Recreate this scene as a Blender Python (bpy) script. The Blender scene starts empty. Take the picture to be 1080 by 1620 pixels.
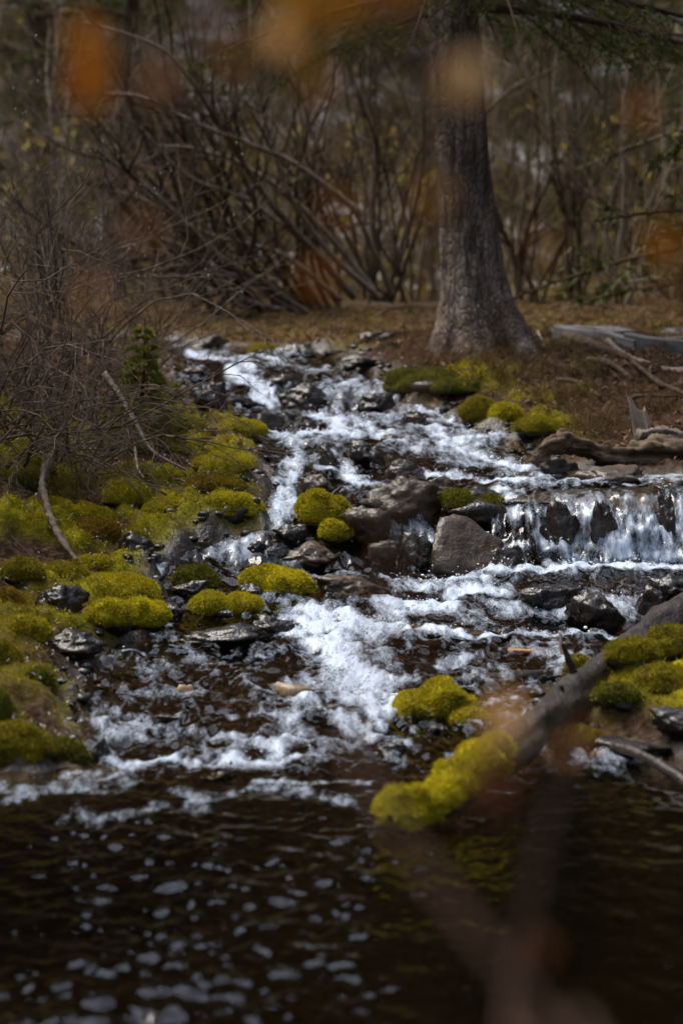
import bpy, bmesh, math
import numpy as np
from math import radians, pi, sin, cos

# ------------------------------------------------------------------ camera, world, sun, exposure
SC = bpy.context.scene
COL = SC.collection
F_PX = 3825.0                     # focal length in photograph pixels (1080 x 1620)
PITCH = radians(7.6)
CAM_Z = 1.5
cam_d = bpy.data.cameras.new('camera')
cam_d.sensor_fit = 'VERTICAL'; cam_d.sensor_height = 36.0; cam_d.sensor_width = 24.0
cam_d.lens = 85.0
cam_d.clip_start = 0.05; cam_d.clip_end = 600.0
cam_d.dof.use_dof = True
cam_d.dof.focus_distance = 8.3
cam_d.dof.aperture_fstop = 2.6
cam = bpy.data.objects.new('camera', cam_d)
COL.objects.link(cam)
cam.location = (0, 0, CAM_Z)
cam.rotation_euler = (radians(90) - PITCH, 0, 0)
SC.camera = cam

SUN_EL, SUN_AZ = radians(58), radians(-62)     # azimuth from +Y (view direction) towards +X
world = bpy.data.worlds.new('World'); SC.world = world; world.use_nodes = True
wn = world.node_tree.nodes; wl = world.node_tree.links; wn.clear()
wo = wn.new('ShaderNodeOutputWorld'); bg = wn.new('ShaderNodeBackground'); sky = wn.new('ShaderNodeTexSky')
sky.sky_type = 'NISHITA'; sky.sun_disc = False
sky.sun_elevation = SUN_EL; sky.sun_rotation = SUN_AZ
sky.air_density = 1.0; sky.dust_density = 3.0; sky.ozone_density = 1.0; sky.altitude = 1400
bg.inputs['Strength'].default_value = 0.085
ov = wn.new('ShaderNodeHueSaturation'); ov.inputs['Saturation'].default_value = 0.5   # thin overcast
wl.new(sky.outputs[0], ov.inputs['Color']); wl.new(ov.outputs[0], bg.inputs['Color']); wl.new(bg.outputs[0], wo.inputs['Surface'])

sun_d = bpy.data.lights.new('sun', 'SUN'); sun_d.energy = 1.5; sun_d.angle = radians(38); sun_d.color = (1.0, 0.93, 0.82)
sun = bpy.data.objects.new('sun', sun_d); COL.objects.link(sun)
sx, sy, sz = sin(SUN_AZ)*cos(SUN_EL), cos(SUN_AZ)*cos(SUN_EL), sin(SUN_EL)
from mathutils import Vector
sun.rotation_euler = Vector((sx, sy, sz)).to_track_quat('Z', 'Y').to_euler()
sun.location = (sx*30, sy*30, sz*30)

SC.render.engine = 'CYCLES'
SC.view_settings.view_transform = 'Standard'; SC.view_settings.look = 'None'
SC.view_settings.exposure = 2.25; SC.view_settings.gamma = 1.0
SC.view_settings.use_curve_mapping = False
SC.cycles.use_denoising = True
SC.cycles.max_bounces = 4; SC.cycles.diffuse_bounces = 2; SC.cycles.glossy_bounces = 2; SC.cycles.transmission_bounces = 2; SC.cycles.transparent_max_bounces = 6
SC.cycles.caustics_reflective = False; SC.cycles.caustics_refractive = False
SC.cycles.sample_clamp_indirect = 4.0
SC.cycles.use_light_tree = False; SC.cycles.use_adaptive_sampling = True; SC.cycles.adaptive_threshold = 0.025

# ------------------------------------------------------------------ numpy noise
_rs = np.random.RandomState(7)
_G = _rs.normal(size=(1024, 3)); _G /= np.linalg.norm(_G, axis=1)[:, None]; _G = _G.astype(np.float32)
_GX, _GY, _GZ = [np.ascontiguousarray(_G[:, k]) for k in range(3)]
def gnoise(P, seed=0):
    P = np.asarray(P, dtype=np.float64)
    I = np.floor(P); fr = (P-I).astype(np.float32); I = I.astype(np.int64)
    u = fr*fr*fr*(fr*(fr*6-15)+10)
    flat = not fr[:, 2].any()
    hx = [I[:, 0]*73856093, (I[:, 0]+1)*73856093]; hy = [I[:, 1]*19349663, (I[:, 1]+1)*19349663]
    hz = [(I[:, 2]*83492791) ^ (seed*2654435761), ((I[:, 2]+1)*83492791) ^ (seed*2654435761)]
    out = np.zeros(len(P), np.float32)
    for dx in (0, 1):
        wx = u[:, 0] if dx else 1-u[:, 0]
        for dy in (0, 1):
            wxy = wx*(u[:, 1] if dy else 1-u[:, 1]); hxy = hx[dx] ^ hy[dy]
            for dz in ((0,) if flat else (0, 1)):
                h = hxy ^ hz[dz]; h = (h ^ (h >> 13)) * 1274126177; h = (h ^ (h >> 16)) & 1023
                v = (fr[:, 0]-dx)*_GX[h]+(fr[:, 1]-dy)*_GY[h]
                if not flat: v += (fr[:, 2]-dz)*_GZ[h]; v *= (u[:, 2] if dz else 1-u[:, 2])
                out += wxy*v
    return (out*1.5).astype(np.float64)
def fbm(P, scale, octv=4, seed=0, gain=0.5):
    P = np.asarray(P)*scale
    a, o = 1.0, np.zeros(len(P))
    for k in range(octv):
        o += a*gnoise(P, seed+k*17); P = P*2.03+3.1; a *= gain
    return o
def ridged(P, seed=0): return 1-np.abs(gnoise(P, seed))*2
def sstep(a, b, x):
    t = np.clip((x-a)/(b-a), 0, 1); return t*t*(3-2*t)

# ------------------------------------------------------------------ mesh helpers
def fast_mesh(name, V, Fs, smooth=True, attrs=None):
    V = np.asarray(V, dtype=np.float32)
    if isinstance(Fs, np.ndarray): Fs = [Fs]
    Fs = [np.asarray(f, dtype=np.int32) for f in Fs if len(f)]
    me = bpy.data.meshes.new(name)
    me.vertices.add(len(V)); me.vertices.foreach_set('co', V.ravel())
    loops = np.concatenate([f.ravel() for f in Fs])
    tot = np.concatenate([np.full(len(f), f.shape[1], np.int32) for f in Fs])
    start = np.concatenate([[0], np.cumsum(tot)[:-1]]).astype(np.int32)
    me.loops.add(len(loops)); me.loops.foreach_set('vertex_index', loops)
    me.polygons.add(len(tot)); me.polygons.foreach_set('loop_start', start)
    me.polygons.foreach_set('use_smooth', np.full(len(tot), smooth))
    for k, a in (attrs or {}).items():
        at_ = me.attributes.new(k, 'FLOAT', 'POINT'); at_.data.foreach_set('value', np.asarray(a, np.float32))
    me.update(calc_edges=True)
    return me
def link(name, me, mat=None, parent=None, loc=None, rot=None):
    o = bpy.data.objects.new(name, me); COL.objects.link(o)
    if me is not None and mat is not None and len(me.materials) == 0: me.materials.append(mat)
    if parent is not None: o.parent = parent
    if loc is not None: o.location = loc
    if rot is not None: o.rotation_euler = rot
    return o
def tag(o, label=None, cat=None, group=None, kind=None):
    if label: o['label'] = label
    if cat: o['category'] = cat
    if group: o['group'] = group
    if kind: o['kind'] = kind
    return o
class MB:
    def __init__(s): s.V = []; s.F = []; s.n = 0; s.A = []
    def add(s, V, F, a=0.0):
        s.V.append(np.asarray(V)); s.F.append(np.asarray(F)+s.n); s.n += len(V); s.A.append(np.full(len(V), a))
    def mesh(s, name, smooth=True):
        V = np.concatenate(s.V); by = {}
        for f in s.F: by.setdefault(f.shape[1], []).append(f)
        return fast_mesh(name, V, [np.concatenate(v) for v in by.values()], smooth, {'tint': np.concatenate(s.A)})
def tube(P, R, k=5, cap=True):
    P = np.asarray(P, float); R = np.asarray(R, float); n = len(P)
    T = np.gradient(P, axis=0); T /= np.linalg.norm(T, axis=1)[:, None]+1e-12
    ref = np.array([0.31, 0.17, 0.93]) if abs(T[:, 2]).mean() < 0.85 else np.array([0.95, 0.2, 0.1])
    A = np.cross(T, ref); A /= np.linalg.norm(A, axis=1)[:, None]+1e-12
    B = np.cross(T, A)
    th = np.arange(k)*2*pi/k
    V = P[:, None, :] + R[:, None, None]*(np.cos(th)[None, :, None]*A[:, None, :]+np.sin(th)[None, :, None]*B[:, None, :])
    V = V.reshape(-1, 3)
    i = np.arange(n-1)[:, None]*k; j = np.arange(k)[None, :]; j2 = (j+1) % k
    F = np.stack([i+j, i+j2, i+k+j2, i+k+j], -1).reshape(-1, 4)
    return V, F
def spline(P, n):
    P = np.asarray(P, float)
    Q = np.vstack([2*P[0]-P[1], P, 2*P[-1]-P[-2]])
    t = np.linspace(0, len(P)-1-1e-9, n); i = t.astype(int); u = (t-i)[:, None]
    a, b, c, d = Q[i], Q[i+1], Q[i+2], Q[i+3]
    return 0.5*((2*b)+(-a+c)*u+(2*a-5*b+4*c-d)*u*u+(-a+3*b-3*c+d)*u**3)
_ico = {}
def ico(sub):
    if sub not in _ico:
        bm = bmesh.new(); bmesh.ops.create_icosphere(bm, subdivisions=sub, radius=1)
        V = np.array([v.co[:] for v in bm.verts]); F = np.array([[v.index for v in f.verts] for f in bm.faces])
        bm.free(); _ico[sub] = (V/np.linalg.norm(V, axis=1)[:, None], F)
    return _ico[sub]

# ------------------------------------------------------------------ photograph pixel <-> place
CP, SP = cos(PITCH), sin(PITCH)
def at(px, py, d):
    """point of the place seen at that pixel, d metres ahead of the camera"""
    a = (px-540)/F_PX; b = (810-py)/F_PX
    t = d/(CP+b*SP)
    return np.array([t*a, d, CAM_Z+t*(-SP+b*CP)])

# ------------------------------------------------------------------ lie of the land: rows of (distance, image rows at the knots)
KN = np.array([-600, -150, 0, 150, 300, 450, 600, 750, 900, 1080, 1230, 1700], float)
ROWS = [
 (6.2,  [1120, 1175, 1200, 1225, 1232, 1230, 1227, 1230, 1232, 1232, 1232, 1200]),
 (7.0,  [ 930, 1010, 1045, 1085, 1093, 1093, 1090, 1088, 1082, 1062, 1040, 960]),
 (7.9,  [ 760,  850,  895,  955,  972,  965,  957,  972,  985,  990,  985, 930]),
 (8.4,  [ 690,  760,  810,  875,  893,  903,  912,  908,  907,  903,  900, 880]),
 (8.62, [ 665,  715,  770,  835,  855,  862,  868,  880,  890,  890,  888, 870]),
 (8.80, [ 645,  690,  740,  795,  815,  822,  815,  800,  782,  776,  772, 740]),
 (9.60, [ 590,  640,  680,  720,  728,  737,  727,  736,  744,  744,  735, 680]),
 (10.0, [ 575,  600,  640,  688,  692,  701,  700,  703,  697,  690,  680, 640]),
 (10.8, [ 545,  560,  590,  640,  645,  653,  655,  650,  640,  628,  620, 580]),
 (11.1, [ 540,  552,  575,  622,  622,  618,  612,  618,  604,  592,  585, 565]),
 (12.0, [ 525,  540,  555,  577,  572,  580,  571,  566,  560,  558,  556, 540]),
 (13.2, [ 510,  525,  535,  547,  546,  549,  541,  536,  530,  530,  528, 520]),
 (15.0, [ 500,  505,  508,  512,  513,  515,  513,  510,  508,  508,  507, 500]),
 (18.0, [ 480,  480,  480,  480,  480,  480,  480,  478,  478,  478,  478, 475]),
 (22.0, [ 455,  455,  455,  455,  455,  455,  455,  453,  453,  453,  453, 452]),
]
YF = np.linspace(-10, 22, 3201); PF = np.linspace(KN[0], KN[-1], 461)
_rows_y = [-10, 1.9, 2.5, 2.9, 5.9] + [r[0] for r in ROWS]
_tab = [np.full(len(PF), v) for v in (0.28, 0.26, 0.15, 0.0, 0.0)]
for d, pys in ROWS:
    z = np.array([at(k, p, d)[2] for k, p in zip(KN, pys)])
    if d == 6.2: z = np.where((KN > 100), np.maximum(z*0, 0.0), z)
    zi = np.interp(PF, KN, z)
    ker = np.hanning(15); ker /= ker.sum()
    zi = np.convolve(np.pad(zi, 7, mode='edge'), ker, mode='valid')
    _tab.append(zi)
_tab = np.array(_tab)
HT = np.empty((len(YF), len(PF)))
for j in range(len(PF)): HT[:, j] = np.interp(YF, _rows_y, _tab[:, j])
ker = np.hanning(7); ker /= ker.sum()
HT = np.apply_along_axis(lambda c: np.convolve(np.pad(c, 3, mode='edge'), ker, mode='valid'), 0, HT)
def H(x, y):
    x = np.atleast_1d(np.asarray(x, float)); y = np.atleast_1d(np.asarray(y, float))
    P = np.stack([x*1.3, y*0.9, x*0], 1)
    win = sstep(6.4, 7.2, y)*(1-sstep(12, 14, y))
    yy = y + win*(0.16*gnoise(P, 5)+0.07*gnoise(P*3.1, 9)+0.03*gnoise(P*8.3, 11))
    s = x/np.maximum(y, 3.0)
    px = np.clip(540+s*F_PX*0.99, KN[0], KN[-1]-0.01)
    fy = (np.clip(yy, -10, 21.99)+10)/(YF[1]-YF[0]); fx = (px-KN[0])/(PF[1]-PF[0])
    iy = np.minimum(fy.astype(int), len(YF)-2); ix = np.minimum(fx.astype(int), len(PF)-2)
    u = fx-ix; v = fy-iy
    z = (HT[iy, ix]*(1-u)+HT[iy, ix+1]*u)*(1-v)+(HT[iy+1, ix]*(1-u)+HT[iy+1, ix+1]*u)*v
    z = z + np.maximum(y-21.0, 0)*0.72*sstep(21, 30, y)
    return z
def ground_at(px, py, lift=0.0):
    ds = np.arange(3.0, 24, 0.02)
    a = (px-540)/F_PX; b = (810-py)/F_PX
    t = ds/(CP+b*SP)
    X = t*a; Z = CAM_Z+t*(-SP+b*CP)
    hit = np.nonzero(Z < H(X, ds)+lift)[0]
    i = hit[0] if len(hit) else len(ds)-1
    return np.array([X[i], ds[i], Z[i]])

# outline of the water in the photograph, laid on the land
WPOLY_PX = [(160, 1215), (125, 1110), (150, 1050), (212, 1015), (245, 965), (232, 900), (300, 858), (408, 842), (424, 790), (418, 720),
            (395, 668), (305, 640), (283, 600), (286, 562), (180, 553), (-100, 548), (-100, 532), (200, 534), (300, 541), (400, 551), (480, 549), (552, 560), (622, 600), (645, 640),
            (700, 650), (738, 676), (806, 690), (850, 735), (960, 752), (1090, 756), (1300, 760), (1420, 1040), (1090, 1046), (985, 1052), (900, 1068),
            (868, 1085), (900, 1180), (1000, 1190), (1100, 1195), (1250, 1230)]
WPOLY = [ground_at(*p)[:2] for p in WPOLY_PX]
WPOLY = [(-2.6, 2.85), (-2.6, 5.8), (-1.1, 5.95), (-0.78, 6.1)] + [tuple(p) for p in WPOLY] + [(2.4, 6.0), (2.4, 2.85)]
def sdist(x, y, poly):
    x = np.asarray(x, float); y = np.asarray(y, float)
    best = np.full(x.shape, 1e9); ins = np.zeros(x.shape, bool)
    n = len(poly)
    for i in range(n):
        x0, y0 = poly[i]; x1, y1 = poly[(i+1) % n]
        ex, ey = x1-x0, y1-y0
        t = np.clip(((x-x0)*ex+(y-y0)*ey)/(ex*ex+ey*ey+1e-12), 0, 1)
        best = np.minimum(best, (x-x0-t*ex)**2+(y-y0-t*ey)**2)
        c = ((y0 > y) != (y1 > y)) & (x < (x1-x0)*(y-y0)/((y1-y0) if y1 != y0 else 1e-12)+x0)
        ins ^= c
    return np.where(ins, 1, -1)*np.sqrt(best)
def wdist(x, y):
    n = gnoise(np.stack([np.asarray(x)*5, np.asarray(y)*5, np.asarray(x)*0], 1), 21)
    return sdist(x, y, WPOLY)+0.035*n

# strokes of broken white water traced from the photograph: x0,y0,x1,y1,half width (px),strength
FOAM = [
 (300,562,400,585,16,.8),(365,590,425,632,18,1),(350,645,372,668,8,.6),(440,690,560,692,15,1),(505,655,560,690,18,.9),(545,612,640,652,20,.45),
 (622,640,722,660,12,.8),(700,655,735,676,18,1),(598,690,655,718,13,.7),(700,700,800,692,16,.9),(740,718,830,742,18,1),(672,748,830,768,12,1),
 (830,762,1080,768,8,.5),(400,560,440,575,10,.6),(440,600,470,640,10,.4),(640,665,700,690,14,.6),(560,665,600,690,12,.6),
 (470,702,470,735,13,.6),(456,730,456,790,15,.9),(455,790,425,830,18,.85),(420,832,330,852,15,.75),(262,865,248,915,14,.8),(300,852,395,872,15,.55),
 (372,880,425,935,11,.4),(555,742,592,792,13,.75),(500,742,560,742,8,.6),(592,792,603,822,10,.6),(640,800,655,835,15,.5),(650,880,692,905,12,.7),
 (803,790,812,872,14,.9),(620,932,760,916,16,.75),(760,902,1085,894,11,1),(700,942,800,932,14,.85),(610,962,705,962,18,.85),(800,965,1010,958,26,.42),
 (640,1002,1010,1002,8,.65),(480,985,600,985,32,1),(520,1030,575,1080,40,1),(560,1100,605,1122,24,.85),(420,1095,520,1085,28,.42),(455,1150,430,1205,22,.5),
 (150,1052,232,1036,10,.55),(240,1060,420,1035,18,.2),(125,1212,300,1212,9,.62),(300,1217,500,1206,9,.6),(400,1246,560,1240,9,.4),(470,1115,560,1150,22,.55),
 (20,1262,200,1245,22,.25),(300,1268,420,1255,22,.27),(430,1250,540,1275,20,.27),(120,1295,330,1290,20,.2),(560,1180,600,1150,16,.5),(330,1170,520,1180,20,.4),(720,1200,800,1180,10,.3),(760,1110,860,1120,12,.3),(200,1100,330,1110,16,.35),(180,1150,300,1160,14,.35),(690,1050,760,1055,8,.5),(240,1215,110,1235,14,.35),(900,800,1080,860,45,.30),(850,850,1085,880,16,.75),(900,860,960,880,20,.6),
]
FW = []
for x0, y0, x1, y1, w, s in FOAM:
    if s <= 0: continue
    a = ground_at(x0, y0); b = ground_at(x1, y1)
    dm = 0.5*(a[1]+b[1])
    FW.append((a, b, w*.86/F_PX*dm, s))
# strokes where bare rock lies at the surface
BARE = [(520,875,640,880,34,1),(600,790,720,772,34,1),(700,830,800,830,34,1),(560,930,640,928,14,.8),(545,588,615,583,16,.9),(480,618,492,640,16,1),(402,712,418,765,16,.9),
        (840,940,1010,930,20,.8),(300,1000,420,1000,18,.9),(200,1095,400,1112,26,.55),(575,700,600,735,14,.9),(490,755,520,780,20,.9),(640,735,690,740,14,.8),(330,575,345,590,12,.8),(455,590,470,610,12,.8),
        (850,1010,760,1030,14,.7),(640,1050,700,1080,16,.7),(430,850,480,850,14,.8),(440,715,520,712,10,.5),(500,560,640,560,10,.8)]
BW = []
for x0, y0, x1, y1, w, q in BARE:
    a = ground_at(x0, y0); b = ground_at(x1, y1); BW.append((a, b, w/F_PX*0.5*(a[1]+b[1]), q))
def bare_field(X, Y, Z):
    o = np.zeros(np.shape(X))
    for a, b, w, q in BW:
        e = b-a; L2 = e @ e+1e-9
        t = np.clip(((X-a[0])*e[0]+(Y-a[1])*e[1]+(Z-a[2])*e[2])/L2, 0, 1)
        dx, dy, dz = X-a[0]-t*e[0], Y-a[1]-t*e[1], Z-a[2]-t*e[2]
        o = np.maximum(o, q*np.exp(-(dx*dx+dy*dy*.14+dz*dz)/(w*w)*.6))
    return o
def foam_field(X, Y, Z):
    o = np.zeros(X.shape)
    for a, b, w, s in FW:
        e = b-a; L2 = e @ e + 1e-9
        px_, py_, pz_ = X-a[0], Y-a[1], Z-a[2]
        t = np.clip((px_*e[0]+py_*e[1]+pz_*e[2])/L2, 0, 1)
        dx, dy, dz = px_-t*e[0], py_-t*e[1], pz_-t*e[2]
        q = (dx*dx+dy*dy*0.14+dz*dz)/(w*w)
        o = np.maximum(o, s*np.exp(-q*0.55))
    return o

# ------------------------------------------------------------------ materials
def new_mat(name):
    m = bpy.data.materials.new(name); m.use_nodes = True
    nt = m.node_tree; nt.nodes.clear()
    out = nt.nodes.new('ShaderNodeOutputMaterial')
    return m, nt, out
def N(nt, t, **kw):
    n = nt.nodes.new(t)
    for k, v in kw.items():
        if k in n.inputs: n.inputs[k].default_value = v
        else: setattr(n, k, v)
    return n
def noise(nt, vec, scale, detail=4.0, rough=0.55):
    n = N(nt, 'ShaderNodeTexNoise', Scale=scale, Detail=detail, Roughness=rough)
    nt.links.new(vec, n.inputs['Vector']); return n.outputs['Fac']
def ramp(nt, fac, stops):
    r = nt.nodes.new('ShaderNodeValToRGB')
    cr = r.color_ramp
    while len(cr.elements) < len(stops): cr.elements.new(0.5)
    for e, (p, c) in zip(cr.elements, stops): e.position = p; e.color = (*c, 1)
    nt.links.new(fac, r.inputs[0]); return r.outputs[0]
def mixc(nt, fac, a, b, mode='MIX'):
    m = nt.nodes.new('ShaderNodeMix'); m.data_type = 'RGBA'; m.blend_type = mode
    for i, v in ((0, fac), (6, a), (7, b)):
        if hasattr(v, 'is_output'): nt.links.new(v, m.inputs[i])
        else: m.inputs[i].default_value = v if i == 0 else (*v, 1)
    return m.outputs[2]
def mathn(nt, op, a, b=None, clamp=False):
    m = nt.nodes.new('ShaderNodeMath'); m.operation = op; m.use_clamp = clamp
    for i, v in enumerate((a, b)):
        if v is None: continue
        if hasattr(v, 'is_output'): nt.links.new(v, m.inputs[i])
        else: m.inputs[i].default_value = v
    return m.outputs[0]
def bump(nt, h, strength, dist):
    b = N(nt, 'ShaderNodeBump', Strength=strength, Distance=dist); nt.links.new(h, b.inputs['Height']); return b.outputs['Normal']
def attr(nt, name):
    a = nt.nodes.new('ShaderNodeAttribute'); a.attribute_name = name; return a.outputs['Fac']
def objrand(nt): return nt.nodes.new('ShaderNodeObjectInfo').outputs['Random']
def principled(nt, out, col, rough, normal=None, spec=0.5, **kw):
    p = nt.nodes.new('ShaderNodeBsdfPrincipled')
    if hasattr(col, 'is_output'): nt.links.new(col, p.inputs['Base Color'])
    else: p.inputs['Base Color'].default_value = (*col, 1)
    if hasattr(rough, 'is_output'): nt.links.new(rough, p.inputs['Roughness'])
    else: p.inputs['Roughness'].default_value = rough
    p.inputs['Specular IOR Level'].default_value = spec
    if normal is not None: nt.links.new(normal, p.inputs['Normal'])
    for k, v in kw.items(): p.inputs[k].default_value = v
    nt.links.new(p.outputs[0], out.inputs['Surface']); return p
def gpos(nt): return nt.nodes.new('ShaderNodeNewGeometry').outputs['Position']
def opos(nt): return nt.nodes.new('ShaderNodeTexCoord').outputs['Object']

def rock_mat(name, dark, mid, light, rough=0.32, bumpd=0.02, scale=14):
    m, nt, out = new_mat(name); v = gpos(nt)
    n1 = noise(nt, v, scale, 4, 0.65); n2 = noise(nt, v, scale*6, 3, 0.7)
    c = ramp(nt, n1, [(0.3, dark), (0.52, mid), (0.72, light)])
    c = mixc(nt, mathn(nt, 'MULTIPLY', n2, 0.6), c, dark)
    r = objrand(nt)
    h = N(nt, 'ShaderNodeHueSaturation'); nt.links.new(c, h.inputs['Color'])
    nt.links.new(mathn(nt, 'ADD', mathn(nt, 'MULTIPLY', r, 0.7), 0.65), h.inputs['Value'])
    rg = mathn(nt, 'ADD', mathn(nt, 'MULTIPLY', n2, 0.5), rough-0.25, True)
    hh = mathn(nt, 'ADD', n1, mathn(nt, 'MULTIPLY', n2, 0.16))
    principled(nt, out, h.outputs[0], rg, bump(nt, hh, 0.75, bumpd), 0.5)
    return m
M = {}
M['rock_wet'] = rock_mat('wet_dark_rock', (.007, .005, .004), (.022, .015, .011), (.065, .046, .032), 0.30)
M['rock_brown'] = rock_mat('brown_rock', (.019, .011, .006), (.060, .038, .021), (.125, .082, .047), 0.42)
M['rock_grey'] = rock_mat('grey_rock', (.03, .026, .022), (.08, .068, .058), (.17, .15, .13), 0.5)
M['rock_tan'] = rock_mat('tan_stone', (.12, .075, .035), (.25, .17, .09), (.40, .30, .19), 0.4, 0.004, 30)

def moss_mat(name, fr=False):
    m, nt, out = new_mat(name); v = gpos(nt)
    n1 = noise(nt, v, 11, 4, 0.6); n2 = noise(nt, v, 130, 3, 0.6)
    c = ramp(nt, n1, [(0.27, (.060, .042, .005)), (0.45, (.155, .135, .006)), (0.62, (.25, .225, .008)), (0.8, (.33, .28, .014))])
    c = mixc(nt, mathn(nt, 'MULTIPLY', mathn(nt, 'SUBTRACT', n2, 0.35, True), 0.9, True), c, (.05, .045, .006))
    if fr:
        t = attr(nt, 'tint')
        c = mixc(nt, mathn(nt, 'MULTIPLY', t, 0.75), c, (.36, .32, .012))
    # per-thing hue: from fresh yellow-green to dull brownish
    oi = nt.nodes.new('ShaderNodeObjectInfo')
    c = mixc(nt, 1.0, c, oi.outputs['Color'], 'MULTIPLY')
    bs = nt.nodes.new('ShaderNodeBsdfPrincipled'); nt.links.new(c, bs.inputs['Base Color'])
    bs.inputs['Roughness'].default_value = 0.85; bs.inputs['Specular IOR Level'].default_value = 0.15
    bs.inputs['Sheen Weight'].default_value = 0.08
    if not fr: nt.links.new(bump(nt, n2, 1.0, 0.01), bs.inputs['Normal'])
    tr = nt.nodes.new('ShaderNodeBsdfTranslucent'); nt.links.new(c, tr.inputs['Color'])
    mx = nt.nodes.new('ShaderNodeMixShader'); mx.inputs[0].default_value = 0.3 if fr else 0.1
    nt.links.new(bs.outputs[0], mx.inputs[1]); nt.links.new(tr.outputs[0], mx.inputs[2]); nt.links.new(mx.outputs[0], out.inputs['Surface'])
    return m
M['moss'] = moss_mat('moss'); M['frond'] = moss_mat('moss_frond', True)

def wood_mat(name, dark, light, rough=0.8, along=(6, 6, 40), bd=0.01, patch=None):
    m, nt, out = new_mat(name); tc = opos(nt)
    mp = N(nt, 'ShaderNodeMapping'); mp.inputs['Scale'].default_value = along; nt.links.new(tc, mp.inputs['Vector'])
    n1 = noise(nt, mp.outputs[0], 1.0, 5, 0.6); n2 = noise(nt, tc, 60, 4)
    c = ramp(nt, n1, [(0.32, dark), (0.68, light)])
    c = mixc(nt, mathn(nt, 'MULTIPLY', n2, 0.5), c, dark)
    if patch:
        n3 = noise(nt, tc, 3.0, 3); f = mathn(nt, 'MULTIPLY', mathn(nt, 'SUBTRACT', n3, 0.52, True), 6, True)
        c = mixc(nt, f, c, patch)
    r = objrand(nt)
    h = N(nt, 'ShaderNodeHueSaturation'); nt.links.new(c, h.inputs['Color'])
    nt.links.new(mathn(nt, 'ADD', mathn(nt, 'MULTIPLY', r, 0.6), 0.7), h.inputs['Value'])
    principled(nt, out, h.outputs[0], rough, bump(nt, mathn(nt, 'ADD', n1, mathn(nt, 'MULTIPLY', n2, .4)), 0.9, bd), 0.4 if rough < .6 else 0.1)
    return m
M['log'] = wood_mat('wet_log_bark', (.010, .007, .005), (.065, .048, .038), 0.42, (30, 8, 30), 0.012)
M['drift'] = wood_mat('driftwood', (.030, .019, .012), (.17, .125, .088), 0.8, (8, 40, 40), 0.01)
M['pale_wood'] = wood_mat('pale_weathered_wood', (.12, .09, .07), (.42, .36, .30), 0.85, (40, 40, 5), 0.01)
M['stick'] = wood_mat('orange_stick', (.12, .05, .02), (.34, .17, .075), 0.55, (6, 30, 30), 0.004)
M['dark_wood'] = wood_mat('dark_wet_wood', (.009, .006, .005), (.045, .030, .022), 0.4, (6, 30, 30), 0.01)
M['root'] = wood_mat('bank_root', (.06, .042, .032), (.21, .165, .13), 0.8, (25, 25, 8), 0.006)
M['board'] = wood_mat('weathered_board', (.06, .058, .06), (.19, .185, .19), 0.75, (3, 50, 50), 0.004)
M['stem'] = wood_mat('willow_stem', (.020, .012, .007), (.10, .064, .038), 0.75, (30, 30, 6), 0.003)
M['stem_pale'] = wood_mat('pale_willow_stem', (.08, .058, .042), (.30, .235, .18), 0.75, (30, 30, 6), 0.003)
M['twig_grey'] = wood_mat('grey_twig', (.035, .022, .016), (.21, .155, .12), 0.8, (20, 20, 6), 0.002)
M['front_twig'] = wood_mat('near_twig', (.045, .027, .020), (.12, .07, .05), 0.6, (20, 20, 6), 0.001)

def bark_mat():
    m, nt, out = new_mat('spruce_bark'); tc = opos(nt)
    mp = N(nt, 'ShaderNodeMapping'); mp.inputs['Scale'].default_value = (1, 1, 0.38); nt.links.new(tc, mp.inputs['Vector'])
    vo = N(nt, 'ShaderNodeTexVoronoi', Scale=44.0, feature='DISTANCE_TO_EDGE'); nt.links.new(mp.outputs[0], vo.inputs['Vector'])
    n1 = noise(nt, mp.outputs[0], 9, 5, 0.65); n2 = noise(nt, tc, 70, 4)
    c = ramp(nt, n1, [(0.3, (.11, .082, .066)), (0.55, (.27, .215, .18)), (0.75, (.42, .35, .30))])
    e = mathn(nt, 'MULTIPLY', vo.outputs['Distance'], 5, True)
    c = mixc(nt, mathn(nt, 'ADD', mathn(nt, 'MULTIPLY', e, 0.28), 0.72), (.06, .045, .038), c)
    n3 = noise(nt, mp.outputs[0], 3.5, 3); f = mathn(nt, 'MULTIPLY', mathn(nt, 'SUBTRACT', n3, 0.58, True), 7, True)
    c = mixc(nt, mathn(nt, 'MULTIPLY', f, 0.7), c, (.16, .075, .035))
    mp2 = N(nt, 'ShaderNodeMapping'); mp2.inputs['Scale'].default_value = (1, 1, .1); nt.links.new(tc, mp2.inputs['Vector'])
    fur = noise(nt, mp2.outputs[0], 26, 3, 0.6)
    c = mixc(nt, mathn(nt, 'MULTIPLY', mathn(nt, 'SUBTRACT', 0.52, fur, True), 5, True), c, (.06, .043, .034))
    n4 = noise(nt, tc, 2.6, 3, 0.6)
    c = mixc(nt, mathn(nt, 'MULTIPLY', mathn(nt, 'SUBTRACT', n4, 0.42, True), 3.2, True), c, (.075, .055, .045))
    hh = mathn(nt, 'ADD', mathn(nt, 'MULTIPLY', e, 0.6), mathn(nt, 'ADD', n1, mathn(nt, 'MULTIPLY', n2, .4)))
    principled(nt, out, c, 0.9, bump(nt, hh, 1.0, 0.02), 0.08)
    return m
M['bark'] = bark_mat()

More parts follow.
